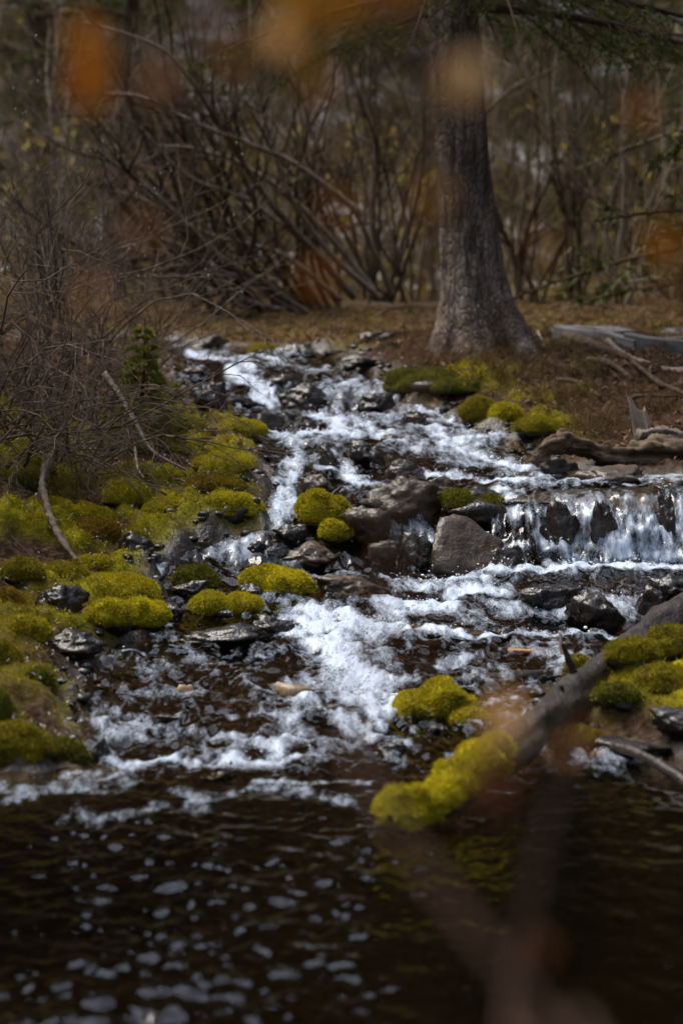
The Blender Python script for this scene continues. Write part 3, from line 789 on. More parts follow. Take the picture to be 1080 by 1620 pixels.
R(500, 768, 62, 46, 'angular brown rock above the midstream mossy rock', 'rock_brown')
R(580, 715, 60, 44, 'dark rock splitting the water at the mid ledge')
R(520, 722, 34, 44, 'narrow dark rock standing at the mid ledge')
R(640, 740, 70, 40, 'dark rock under the right arm of the mid ledge')
R(420, 667, 58, 36, 'brown rock beside the upper left moss hummock', 'rock_brown')
R(334, 650, 54, 56, 'dark block of rock at the left end of the upper cascade')
R(372, 633, 96, 24, 'long flat dark rock across the upper left cascade')
R(484, 628, 96, 46, 'dark rock at the centre of the upper cascade')
R(455, 600, 60, 30, 'dark rock right of the upper white chute')
R(318, 587, 54, 24, 'flat dark rock at the left edge of the top cascade')
R(325, 537, 80, 34, 'rounded brown boulder at the head of the stream on the left', 'rock_brown')
R(472, 549, 54, 26, 'dark rock at the head of the cascade, left of a pale flat stone')
R(518, 553, 46, 16, 'pale flat stone at the head of the cascade', 'rock_grey')
R(520, 589, 56, 24, 'brown rock on the flat above the upper cascade', 'rock_brown')
R(570, 575, 80, 30, 'grey gravelly rock above the small upper fall', 'rock_grey')
R(595, 640, 60, 40, 'dark rock behind the thin upper fall')
R(655, 660, 44, 34, 'dark rock below the olive mossy bank stone')
R(625, 690, 50, 24, 'wet rock right of the mid ledge foam')
R(458, 846, 60, 32, 'rounded dark rock left of the midstream mossy rock')
R(405, 866, 40, 26, 'small dark rock in the left channel')
R(438, 872, 34, 22, 'little dark stone above the wide mossy rock')
R(324, 860, 30, 28, 'little pointed stone below the upright twig', 'rock_brown')
R(355, 830, 40, 18, 'small flat grey stone below the big smooth hummock', 'rock_grey')
R(490, 880, 90, 40, 'flat wet brown rock above the white plunge on the left', 'rock_brown')
R(345, 1002, 170, 54, 'long dark wet ledge below the low mossy rock', rough=0.22)
R(430, 985, 90, 40, 'jagged dark rock at the left lip of the white plunge', rough=0.22)
R(300, 930, 60, 34, 'dark stone under the olive mossy rock')
R(400, 935, 50, 30, 'dark stone between the two lobed and the wide mossy rocks')
R(940, 962, 104, 72, 'black upright rock in the lower right falls, left one')
R(1024, 955, 70, 66, 'black upright rock in the lower right falls, right one')
R(870, 945, 110, 50, 'low wet rock above the lower right falls')
R(1060, 930, 90, 50, 'wet rock at the right picture edge below the waterfall')
R(1058, 840, 40, 90, 'dark rock behind the waterfall at the right picture edge')
R(955, 838, 50, 80, 'dark rock half hidden behind the waterfall curtain')
R(293, 1089, 38, 26, 'small pale tan stone in the shallow left water', 'rock_tan', sub=3)
R(466, 1092, 74, 40, 'smooth tan stone just under the water by the foam', 'rock_tan', sub=3)
R(618, 1182, 56, 32, 'dark stone breaking the pool surface left of centre')
R(345, 1222, 60, 22, 'dark stone in the white riffle above the pool')
R(155, 1185, 40, 44, 'dark rock at the tip of the left mossy boulder')
R(100, 972, 90, 50, 'dark brown rock under the large spreading hummock')
R(120, 1035, 110, 44, 'wet dark shelf of rock on the left shore')
R(215, 880, 60, 36, 'dark rock at the top of the left side channel')
R(270, 965, 44, 34, 'dark stone right of the round moss cushions')
R(880, 735, 90, 46, 'grey rock under the driftwood head', 'rock_grey')
R(962, 746, 140, 44, 'long brown rock under the driftwood log', 'rock_brown')
R(1060, 765, 60, 24, 'flat dark rock at the right end of the upper pool')
R(800, 1000, 36, 26, 'black stone beside the fallen sticks')
R(690, 1150, 40, 20, 'dark stone awash below the golden mossy rock')
R(520, 1120, 60, 24, 'dark stone awash in the foot of the foam')
R(260, 1130, 70, 22, 'dark stone awash in the left shallows')
R(600, 540, 70, 22, 'dark stone at the stream head right of pale flat stone')

R(1000, 1182, 130, 40, 'dark flat rock at the pool edge behind the dark branch')
R(1075, 1168, 100, 52, 'dark rock at the right picture edge below the broad mossy stone')
R(948, 1190, 60, 30, 'small dark rock at the pool edge beside the fallen log')

# the slab the right hand waterfall runs over
g = ground_at(960, 782)
V, F = rock_verts(900, 1.05, 0.42, 0.10, planes=7, rough=0.02, sharp=20)
o = link('lip_slab', fast_mesh('lip_slab', V, F), M['rock_brown'], None, (g[0]*1.02+.08, g[1]+0.13, g[2]-0.052), (radians(4), 0, 0.02))
tag(o, 'wide flat brown slab that the right hand waterfall pours over', 'rock', 'rocks in and beside the stream')

# loose gravel on the wet shore and bed
rng = np.random.RandomState(11)
nG = 1500
pxs = rng.uniform(60, 900, nG); V = []; Fl = []
iv, iff = ico(2)
xs = rng.uniform(-1.3, 1.2, nG*2); ys = rng.uniform(6.4, 12.6, nG*2)
md = wdist(xs, ys); ok = (md > -0.10) & (md < 0.12); xs, ys = xs[ok][:nG], ys[ok][:nG]
zs = ground_z(xs, ys)
mb = MB()
for i in range(len(xs)):
    r = rng.uniform(.008, .026)
    D = iv*np.array([1, rng.uniform(.6, 1), rng.uniform(.4, .7)])*r*(1+0.18*gnoise(iv*1.6+i, 3))[:, None]
    mb.add(D+np.array([xs[i], ys[i], zs[i]+r*.15]), iff)
tag(link('gravel', mb.mesh('gravel'), M['rock_wet']), 'small wet gravel along the stream edges', 'gravel', kind='stuff')

# ------------------------------------------------------------------ moss carpet, litter and dry grass on the banks
def scatter_ground(n, x0, x1, y0, y1, rng, keep, most=10**9):
    xs = rng.uniform(x0, x1, n); ys = rng.uniform(y0, y1, n)
    s = np.abs(xs/np.maximum(ys, 3)) < 0.21
    xs, ys = xs[s], ys[s]
    k = keep(xs, ys, xs*0); xs, ys = xs[k][:most], ys[k][:most]
    return np.stack([xs, ys, ground_z(xs, ys)], 1)
rng = np.random.RandomState(21)
def keep_moss(x, y, z): return (rng.rand(len(x)) < moss_mask(x, y, z)*1.2) & (wdist(x, y) < -0.01)
Pm = scatter_ground(220000, -2.0, 2.2, 6.0, 11.6, rng, keep_moss, 80000)
V, F, t = blades(Pm, np.tile([0, 0, 1.0], (len(Pm), 1)), 0.016, 0.0028, rng, 0.7)
o = link('moss_carpet', fast_mesh('moss_carpet', V, F, False, {'tint': t}), M['frond']); o.color = (1.15, 1.02, .8, 1)
tag(o, 'green and brown moss carpet on the stream banks', 'moss', kind='stuff')
def leaf_quads(Pt, L, W, rng, tilt=0.35):
    n = len(Pt); a = rng.uniform(0, 2*pi, n)
    d = np.stack([np.cos(a), np.sin(a), rng.normal(0, tilt, n)], 1); s = np.stack([-np.sin(a), np.cos(a), rng.normal(0, tilt, n)], 1)
    L = L*rng.uniform(.6, 1.3, n)[:, None]; W = W*rng.uniform(.6, 1.3, n)[:, None]
    up = np.array([0, 0, .008])
    V = np.stack([Pt-d*L, Pt-s*W+up, Pt+d*L, Pt+s*W+up], 1).reshape(-1, 3)+np.array([0, 0, .004])
    return V, np.arange(4*n).reshape(-1, 4), np.repeat(rng.rand(n), 4)
Pl = scatter_ground(9000, -2.0, -.2, 6.3, 11, rng, lambda x, y, z: (wdist(x, y) < 0.0) & (gnoise(np.stack([x*3, y*3, x*0], 1), 5) > -.1), 1500)
V, F, t = leaf_quads(Pl+np.array([0, 0, .010]), .011, .0036, rng, .15)
tag(link('willow_leaf_litter', fast_mesh('willow_leaf_litter', V, F, False, {'tint': t}), M['litter']), 'small silvery fallen leaves strewn over the left bank', 'leaves', kind='stuff')
Pl = scatter_ground(24000, -2.6, 2.8, 9.2, 17.5, rng, lambda x, y, z: (wdist(x, y) < 0.0), 12000)
V, F, t = leaf_quads(Pl, .02, .007, rng, 0.5)
tag(link('brown_litter', fast_mesh('brown_litter', V, F, False, {'tint': t}), M['litter_brown']), 'brown dead leaves and needles on the forest floor', 'leaves', kind='stuff')
def keep_grass(x, y, z):
    P = np.stack([x, y, x*0], 1)
    return (wdist(x, y) < -0.05) & ((gnoise(P*1.6, 91) > -0.15))
Pg = scatter_ground(60000, -3.0, 3.2, 11.6, 18, rng, keep_grass, 20000)
V1, F1, t1 = blades(Pg, np.tile([0, -.1, 0.8], (len(Pg), 1)), 0.03+0.16*np.clip(gnoise(Pg*np.array([2.6, 2.6, 0]), 97)+.15, 0, 1), 0.0022, rng, 0.55)
# tussocks hanging over the bank under the spruce
cl = []
for (tx, ty) in [(800, 575), (830, 585), (770, 590), (860, 600), (700, 585), (900, 640), (880, 560), (850, 540), (930, 690), (985, 690), (740, 575), (940, 600), (1000, 640), (1050, 660), (820, 610), (870, 650), (910, 670), (960, 680), (690, 560), (650, 575), (780, 620)]:
    q = ground_at(tx, ty); c_ = rng.normal(0, 1, (110, 3))*np.array([.05, .05, .0]); c_ = c_+q; c_[:, 2] = ground_z(c_[:, 0], c_[:, 1]); cl.append(c_)
cl = np.concatenate(cl)
V2, F2, t2 = blades(cl, np.tile([0, -.55, 0.45], (len(cl), 1)), 0.13, 0.0022, rng, 0.4)
o = link('dry_grass', fast_mesh('dry_grass', np.vstack([V1, V2]), np.vstack([F1, F2+len(V1)]), False, {'tint': np.concatenate([t1, t2])}), M['dry_grass'])
tag(o, 'short dry tan grass on the flat behind the cascade', 'grass', kind='stuff')

# ------------------------------------------------------------------ the big spruce
def empty(name, loc): return link(name, None, None, None, tuple(loc))
TB = ground_at(765, 556)
TB = np.array([TB[0], 12.1, gz1(TB[0], 12.1)])
cl = [at(768, 600, 12.1), at(762, 540, 12.1), at(748, 440, 12.1), at(738, 330, 12.1), at(726, 180, 12.1), at(713, 0, 12.1), at(690, -300, 12.2), at(650, -900, 12.3), at(620, -1700, 12.4), at(600, -2600, 12.5)]
wid = [150, 116, 98, 88, 79, 75, 70, 62, 46, 22]
nS, nR = 64, 160
C = spline(cl, nR); Wd = np.interp(np.linspace(0, len(cl)-1, nR), np.arange(len(cl)), wid)/F_PX*12.1/2
th = np.linspace(0, 2*pi, nS, endpoint=False)
base_z = gz1(TB[0], TB[1])
V = []
for i in range(nR):
    hgt = C[i, 2]-base_z
    fl = np.exp(-np.maximum(hgt, 0)/0.19)
    lobe = 1+fl*(1.0*np.maximum(0, np.cos(th-radians(-28)))**7+0.8*np.maximum(0, np.cos(th-radians(-95)))**9+0.5*np.maximum(0, np.cos(th-radians(195)))**8+0.4*np.maximum(0, np.cos(th-radians(-145)))**9)
    lobe *= 1+0.05*np.sin(th*3+hgt*1.3)+0.03*np.sin(th*5-hgt*2.1)
    V.append(np.stack([C[i, 0]+Wd[i]*lobe*np.cos(th), C[i, 1]+Wd[i]*lobe*np.sin(th), np.full(nS, C[i, 2])], 1))
V = np.concatenate(V)
ctr = np.repeat(C, nS, 0); rad = V-ctr; rl = np.linalg.norm(rad, axis=1)[:, None]
bk = fbm(V*np.array([1, 1, .4]), 16, 4, 33); V = V+rad/rl*(0.012*bk)[:, None]
i = np.arange(nR-1)[:, None]*nS; j = np.arange(nS)[None, :]; F = np.stack([i+j, i+(j+1) % nS, i+nS+(j+1) % nS, i+nS+j], -1).reshape(-1, 4)
spruce = empty('spruce_tree', TB)
tag(spruce, 'large grey barked spruce with flared roots on the right bank', 'tree')
off = np.array(TB)
trunk = link('trunk', fast_mesh('trunk', V-off, F), M['bark'], spruce)
for pts, rr in (([at(800, 500, 12.0), at(820, 535, 11.9), at(838, 572, 11.75), at(850, 600, 11.7)], (.07, .075, .05, .015)),
                ([at(760, 520, 11.95), at(770, 550, 11.85), at(778, 575, 11.75)], (.07, .055, .02)),
                ([at(712, 515, 12.0), at(700, 548, 11.9), at(690, 575, 11.8)], (.045, .035, .012))):
    Cc = spline(pts, 20); Rr = np.interp(np.linspace(0, 1, 20), np.linspace(0, 1, len(rr)), rr)
    Vt, Ft = tube(Cc, Rr, 14); Vt = Vt+0.008*fbm(Vt, 18, 3, 5)[:, None]
    link('root', fast_mesh('root', Vt-off, Ft), M['bark'], spruce)

def bough_mesh(seed, L, droop, dens=1.0, nl=0.022, width=0.42):
    """a spruce branch: woody axis with side shoots, and its needles"""
    rng = np.random.RandomState(seed); wood = MB()
    n = 14; t = np.linspace(0, 1, n)
    ax = np.stack([L*t, 0.05*L*np.sin(t*3+seed), -droop*L*t**1.5+0.10*L*t*(1-t)], 1)
    wood.add(*tube(ax, 0.020*L**.5*(1-t*.85), 6))
    Pn = []; Dn = []
    ns = int(26*dens*max(1, L/1.2))
    for k in range(ns):
        u = rng.uniform(.12, 1); p = np.array([np.interp(u, t, ax[:, c]) for c in range(3)])
        sgn = 1 if k % 2 else -1
        l = L*width*(1.08-u)*rng.uniform(.5, 1.1)+.05
        d = np.array([rng.uniform(.35, .9), sgn*1.0, rng.uniform(-.45, .05)]); d /= np.linalg.norm(d)
        m_ = 7; tt = np.linspace(0, 1, m_)
        sh = p+d*l*tt[:, None]; sh[:, 2] -= 0.28*l*tt**2
        wood.add(*tube(sh, .005*(1-tt*.7), 3))
        for q in range(2+int(l*9)):          # little side shoots
            uu = rng.uniform(.2, 1); pp = np.array([np.interp(uu, tt, sh[:, c]) for c in range(3)])
            dd = d+rng.normal(0, .55, 3); dd[2] -= .15; dd /= np.linalg.norm(dd); l2 = rng.uniform(.03, .11)
            cnt = int(14*dens)+4; f = rng.rand(cnt, 1)
            Pn.append(pp+dd*l2*f); Dn.append(np.tile(dd, (cnt, 1)))
        cnt = int(60*l*dens)+8; f = rng.rand(cnt)
        Pn.append(np.stack([np.interp(f, tt, sh[:, c]) for c in range(3)], 1)); Dn.append(np.tile(d, (cnt, 1)))
    Pn = np.concatenate(Pn); Dn = np.concatenate(Dn)
    V, F, tn = blades(Pn, Dn*.6, nl, nl*0.10, rng, .55)
    return wood.mesh('branch'), fast_mesh('needles', V, F, False, {'tint': tn})
BM = [bough_mesh(300+k, 1.7, .18+.06*k, 1.0, .03) for k in range(3)]
def add_boughs(parent, base_off, specs, needle, wood='stem'):
    for k, (p, az, sc, dn) in enumerate(specs):
        w, nd = BM[k % len(BM)]
        if not w.materials: w.materials.append(M[wood])
        b = link('bough', w, None, parent, tuple(np.array(p)-base_off), (0, dn, az)); b.scale = (sc, sc, sc)
        q = link('needles', nd, M[needle], b); q['kind'] = 'stuff'
rng = np.random.RandomState(5)
specs = []
specs += [(at(745, -20, 12.1), radians(-22), 1.0, .05), (at(740, 15, 12.05), radians(-8), 1.05, .02), (at(730, -60, 12.0), radians(-75), .55, .15), (at(690, -10, 12.1), radians(187), .75, .12),
          (at(700, 20, 12.1), radians(170), .55, .18), (at(745, -60, 12.2), radians(25), 1.0, .1), (at(720, -40, 12.0), radians(-110), .55, .25)]
for k in range(11):
    specs.append((at(712, -50-k*32, 12.1), k*2.4+.4, rng.uniform(.6, 1.0), rng.uniform(.02, .2)))
for k in range(26):
    z_ = -150-k*85
    specs.append((at(705-k*3, z_, 12.15), rng.uniform(0, 2*pi), max(.35, 1.25-k*.033), rng.uniform(.05, .3)))
add_boughs(spruce, off, specs, 'needle')

# ------------------------------------------------------------------ other spruces
def small_spruce(name, base, hgt, seed, label, needle, nwh=14, dens=1.0, group=None, cat='tree', spread=.36):
    rng = np.random.RandomState(seed)
    root = empty(name, base); tag(root, label, cat, group)
    t = np.linspace(0, 1, 10)
    tr = np.stack([.02*hgt*np.sin(t*4+seed), .02*hgt*np.cos(t*3), hgt*t], 1)
    V, F = tube(tr, .022*hgt*(1-t*.93)+.001, 7)
    link('trunk', fast_mesh('trunk', V, F), M['stem'], root)
    wood = MB(); Pn = []; Dn = []
    for k in range(nwh):
        u = .06+.92*(k+rng.uniform(-.3, .3))/nwh; u = min(max(u, .04), .98)
        for b in range(rng.randint(5, 8)):
            az = rng.uniform(0, 2*pi); l = hgt*spread*(1.02-u)*rng.uniform(.65, 1.15)+.02*hgt
            d = np.array([cos(az), sin(az), rng.uniform(-.12, .35)]); p = np.array([0, 0, hgt*u])
            tt = np.linspace(0, 1, 6); sh = p+d*l*tt[:, None]; sh[:, 2] -= .16*l*tt**2
            wood.add(*tube(sh, .004*hgt*(1-tt*.7), 3))
            cnt = int((26+150*l/hgt)*dens); f = rng.rand(cnt)
            Pn.append(np.stack([np.interp(f, tt, sh[:, c]) for c in range(3)], 1)); Dn.append(np.tile(d, (cnt, 1)))
            for q in range(int(5*dens)):
                uu = rng.uniform(.25, 1); pp = np.array([np.interp(uu, tt, sh[:, c]) for c in range(3)])
                dd = d+rng.normal(0, .6, 3); dd /= np.linalg.norm(dd); l2 = l*rng.uniform(.15, .4)*(1.2-uu)
                cnt2 = int(20*dens); f2 = rng.rand(cnt2, 1); Pn.append(pp+dd*l2*f2); Dn.append(np.tile(dd, (cnt2, 1)))
    link('branches', wood.mesh('branches'), M['stem'], root)['kind'] = 'stuff'
    Pn = np.concatenate(Pn); Dn = np.concatenate(Dn)
    nl = max(.016, .016*hgt)
    V, F, tn = blades(Pn, Dn*.55, nl, nl*.13, rng, .6)
    link('needles', fast_mesh('needles', V, F, False, {'tint': tn}), M[needle], root)['kind'] = 'stuff'
    return root
g = ground_at(228, 722)
small_spruce('spruce_sapling', (g[0], g[1], g[2]-.01), .56, 4, 'small green spruce sapling among bare twigs on the left bank', 'needle_young', 15, 2.0, spread=.40)
g = ground_at(275, 668)
small_spruce('spruce_sapling', (g[0], g[1], g[2]-.01), .20, 6, 'tiny low spruce seedling right of the sapling', 'needle_young', 7, .8, spread=.6)
for k, (px, d, hh, lb) in enumerate([(1290, 14.5, 5.5, 'dark spruce reaching in from the right picture edge'), (1010, 24, 3.5, 'young spruce far behind the right hand shrubs'), (215, 21, 5.0, 'dim spruce behind the left leaning branches'),
                            (420, 27, 6.5, 'slim spruce far behind the dense shrub'), (560, 26, 4.5, 'short spruce far behind left of the big trunk'), (880, 28, 7.0, 'tall spruce on the slope right of the big trunk'), (60, 25, 6.0, 'spruce on the slope behind the left thicket'),
                            (1130, 21, 5.5, 'spruce on the slope at the right picture edge')]):
    X0 = (px-540)/F_PX*d
    small_spruce('spruce_tree', (X0, d, gz1(X0, d)-.05), hh, 40+k, lb, 'needle_back', 16, 1.0, 'spruces at the back')

# ------------------------------------------------------------------ bare shrubs
def grow(wood, twigs, p, d, L, r, lev, rng, up=.10, wig=.16, nchild=7, tips=None, seg=None):
    n = seg or (10, 7, 5, 4)[lev]
    pts = [np.array(p, float)]; d = np.array(d, float); d /= np.linalg.norm(d); ds = []
    for k in range(n-1):
        d = d+rng.normal(0, wig, 3)+np.array([0, 0, up]); d /= np.linalg.norm(d)
        pts.append(pts[-1]+d*L/(n-1)); ds.append(d)
    pts = np.array(pts); t = np.linspace(0, 1, n)
    (wood if lev == 0 else twigs).add(*tube(pts, r*(1-.78*t), 6 if lev == 0 else (4 if lev == 1 else 3)), rng.rand())
    if tips is not None and lev >= 1: tips.append(pts[-1]); tips.append(pts[-2])
    if lev >= 3 or nchild <= 0: return pts
    for c in range(nchild if lev == 0 else max(2, int(nchild*.6))):
        u = rng.uniform(.18 if lev == 0 else .2, .97); i = min(int(u*(n-1)), n-2); q = pts[i]+(pts[i+1]-pts[i])*(u*(n-1)-i)
        dd = ds[i]+rng.normal(0, .62, 3); dd /= np.linalg.norm(dd)
        grow(wood, twigs, q, dd, L*rng.uniform(.28, .5)*(1.15-u*.5), r*(1-.7*u)*.6, lev+1, rng, up*.8, wig*1.15, nchild-2 if lev == 0 else nchild-3, tips)
    return pts
def shrub(base, label, stems, seed, H0, spread, r0, lean=(0, 0), mat='stem', nchild=7, group='bare shrubs', name='willow_shrub', catk=False, up=.08, wig=.13, hand=None):
    rng = np.random.RandomState(seed)
    root = empty(name, base); tag(root, label, 'shrub', group)
    for k in range(stems):
        wood, tw = MB(), MB(); tips = []
        d = np.array([lean[0]+rng.normal(0, spread), lean[1]+rng.normal(0, spread*.7), 1.0])
        p = np.array([rng.normal(0, .07), rng.normal(0, .07), -.06])
        grow(wood, tw, p, d, H0*rng.uniform(.6, 1.15), r0*rng.uniform(.55, 1.1), 0, rng, up, wig, nchild, tips)
        s = link('stem', wood.mesh('stem'), M[mat], root)
        q = link('twigs', tw.mesh('twigs'), M[mat], s); q['kind'] = 'stuff'
        if catk and tips:
            T = np.array(tips); T = T[rng.rand(len(T)) < catk]
            if len(T):
                iv, iff = ico(1); r_ = rng.uniform(.003, .0065, (len(T), 1, 1))
                Vc = (T[:, None, :]+iv[None]*r_*np.array([.9, .9, 1.5])).reshape(-1, 3)
                Fc = (iff[None]+np.arange(len(T))[:, None, None]*len(iv)).reshape(-1, 3)
                link('catkins', fast_mesh('catkins', Vc, Fc, True, {'tint': np.repeat(rng.rand(len(T)), len(iv))}), M['catkin'], s)['kind'] = 'stuff'
    for pts, rr in (hand or []):
        wood, tw = MB(), MB()
        Pp = spline(np.array(pts)-np.array(base), 26); tt = np.linspace(0, 1, 26)
        Pp = Pp+np.stack([.012*gnoise(Pp*5, seed+c) for c in range(3)], 1)
        wood.add(*tube(Pp, rr*(1-.7*tt), 7))
        for c in range(14):
            i = rng.randint(4, 25); dd = (Pp[i]-Pp[i-1]); dd = dd/np.linalg.norm(dd)+rng.normal(0, .5, 3)
            grow(wood, tw, Pp[i], dd, rng.uniform(.25, .7), rr*.35, 1, rng, .08, .2, 5)
        s = link('stem', wood.mesh('stem'), M['stem_pale'], root); q = link('twigs', tw.mesh('twigs'), M[mat], s); q['kind'] = 'stuff'
    return root
def sb(px, py, d, *a, **k):
    X0 = (px-540)/F_PX*d
    return shrub((X0, d, gz1(X0, d)), *a, **k)
# dense clumps behind the stream
A = lambda px, py, d: at(px, py, d)
sb(440, 490, 15.6, 'sprawling shrub with long pale branches leaning left over the stream head', 9, 61, 2.3, .42, .030, (-.65, 0), 'stem', 7,
   hand=[([A(485, 498, 15.5), A(430, 456, 15.3), A(345, 405, 15.0), A(270, 330, 14.7), A(215, 285, 14.5), A(150, 235, 14.3)], .030),
         ([A(560, 470, 15.6), A(490, 390, 15.3), A(420, 310, 15.0), A(352, 200, 14.8), A(300, 125, 14.6), A(245, 70, 14.5), A(130, 35, 14.4)], .028),
         ([A(560, 330, 15.2), A(470, 262, 15.0), A(380, 222, 14.8), A(300, 190, 14.7), A(230, 155, 14.6), A(160, 145, 14.5)], .022),
         ([A(520, 420, 15.5), A(400, 320, 15.3), A(300, 280, 15.2), A(220, 200, 15.1)], .018),
         ([A(600, 470, 15.8), A(520, 400, 15.6), A(450, 290, 15.4), A(410, 150, 15.2), A(395, 20, 15.1), A(390, -120, 15)], .022),
         ([A(540, 475, 15.7), A(440, 400, 15.5), A(330, 370, 15.3), A(240, 320, 15.1), A(170, 300, 15.0)], .020),
         ([A(470, 495, 15.4), A(380, 440, 15.2), A(300, 420, 15.0), A(230, 430, 14.9)], .022),
         ([A(590, 460, 15.9), A(500, 350, 15.7), A(400, 270, 15.5), A(330, 240, 15.3), A(250, 230, 15.2)], .024),
         ([A(620, 465, 16.0), A(560, 330, 15.8), A(500, 230, 15.6), A(470, 100, 15.5), A(480, -60, 15.4)], .022),
         ([A(450, 490, 15.3), A(380, 470, 15.1), A(320, 410, 14.9), A(260, 380, 14.8), A(190, 390, 14.7)], .018)])
sb(352, 492, 15.4, 'small dark clump of stems at the left back of the stream head', 6, 62, 1.7, .42, .024, (-.25, 0))
sb(520, 482, 16.2, 'dense brown clump of stems left of the spruce trunk', 12, 63, 2.4, .42, .026, (-.5, 0))
sb(600, 478, 16.6, 'upright clump of stems just left of the spruce trunk', 11, 64, 2.5, .30, .022, (-.05, 0))
sb(660, 474, 17.4, 'thin clump half hidden behind the spruce trunk', 7, 65, 2.6, .16, .014, (0, 0))
sb(830, 474, 17.0, 'upright clump of stems just right of the spruce trunk', 9, 66, 2.5, .24, .019, (.05, 0))
sb(905, 474, 16.8, 'tall thin clump, second right of the spruce trunk', 7, 67, 2.5, .24, .018, (.1, 0))
sb(970, 472, 16.4, 'spreading clump with pale stems near the right edge', 7, 68, 2.3, .30, .014, (.3, 0), 'stem_pale')
sb(1060, 470, 17.5, 'thin clump at the right picture edge behind the boards', 7, 69, 2.3, .25, .013, (0, 0))
sb(300, 486, 17.2, 'grey clump behind the left end of the stream head', 8, 70, 2.2, .28, .014, (-.2, 0))
sb(200, 480, 17.5, 'grey clump far behind the sapling', 8, 71, 2.3, .28, .014, (-.1, 0), 'stem_pale')
sb(90, 478, 18.0, 'grey clump far behind the left thicket', 8, 72, 2.4, .25, .014, (0, 0), 'stem_pale')
sb(760, 470, 18.5, 'clump directly behind the spruce trunk to the right', 8, 73, 2.5, .2, .013, (0, 0), 'stem_pale')
sb(470, 478, 18.5, 'farther pale clump behind the sprawling shrub', 9, 74, 2.5, .24, .013, (-.1, 0), 'stem_pale')
# thicket on the left bank
for k, (px, py, d, hh, ln, st, lb) in enumerate([
    (-40, 720, 9.0, 1.35, (.25, -.25), 9, 'tangled grey shrub at the left picture edge with twigs over the bank'),
    (60, 715, 9.3, 1.25, (.12, -.15), 9, 'tangled grey shrub above the bare curved root'),
    (140, 690, 9.7, 1.0, (.15, -.2), 8, 'low arching grey shrub left of the spruce sapling'),
    (10, 640, 10.1, 1.6, (.05, -.1), 9, 'tall grey catkin shrub, middle of the left thicket'),
    (110, 625, 10.6, 1.5, (.15, -.05), 8, 'catkin shrub leaning right at the back of the left thicket'),
    (-70, 600, 10.8, 1.8, (.12, 0), 9, 'tall dark shrub at the back of the left thicket'),
    (200, 620, 11.3, .9, (.1, -.1), 7, 'low bare shrub behind the spruce sapling'),
    (95, 715, 9.05, .85, (.25, -.5), 6, 'drooping grey shrub with twigs hanging low beside the curved root'),
    (0, 735, 8.8, .8, (.3, -.5), 6, 'drooping grey shrub hanging over the moss at the left picture edge')]):
    X0 = (px-540)/F_PX*d
    shrub((X0, d, gz1(X0, d)), lb, st+4, 200+k, hh, .52, .0068, ln, 'twig_grey', 10, 'shrubs of the left thicket', 'thicket_shrub', catk=.02 if k in (3, 4, 5) else 0, up=(-.07, -.08, -.10, .01, .01, .03, -.05, -.14, -.13)[k], wig=.22)

# brush and dead leaves on the slope behind, one mass
rng = np.random.RandomState(31)
mb = MB()
nU = 2200
ux = rng.uniform(-6, 6, nU); uy = rng.uniform(17.5, 27, nU); s = np.abs(ux/uy) < .2; ux, uy = ux[s], uy[s]; uz = ground_z(ux, uy)
for i in range(len(ux)):
    d = np.array([rng.normal(0, .35), rng.normal(0, .3), 1]); l = rng.uniform(.5, 2.2)
    t = np.linspace(0, 1, 5)[:, None]; P_ = np.array([ux[i], uy[i], uz[i]])+d*l*t+np.cumsum(rng.normal(0, .05, (5, 3)), 0)
    mb.add(*tube(P_, rng.uniform(.004, .010)*(1-.7*t[:, 0]), 3), rng.rand())
tag(link('brush', mb.mesh('brush'), M['under']), 'brown brush of thin stems covering the slope behind', 'brush', kind='stuff')
nL = 9000
ux = rng.uniform(-6, 6, nL); uy = rng.uniform(17.5, 27, nL); s = (np.abs(ux/uy) < .2); ux, uy = ux[s], uy[s]
s = gnoise(np.stack([ux*.9, uy*.6, ux*0], 1), 8) > 0.0; ux, uy = ux[s], uy[s]
uz = ground_z(ux, uy)+rng.uniform(0, 1.3, len(ux))
V, F, t = leaf_quads(np.stack([ux, uy, uz], 1), .05, .022, rng, .9)
tag(link('brush_leaves', fast_mesh('brush_leaves', V, F, False, {'tint': t}), M['under_leaf']), 'dull green and yellow leaves in the brush behind', 'leaves', kind='stuff')

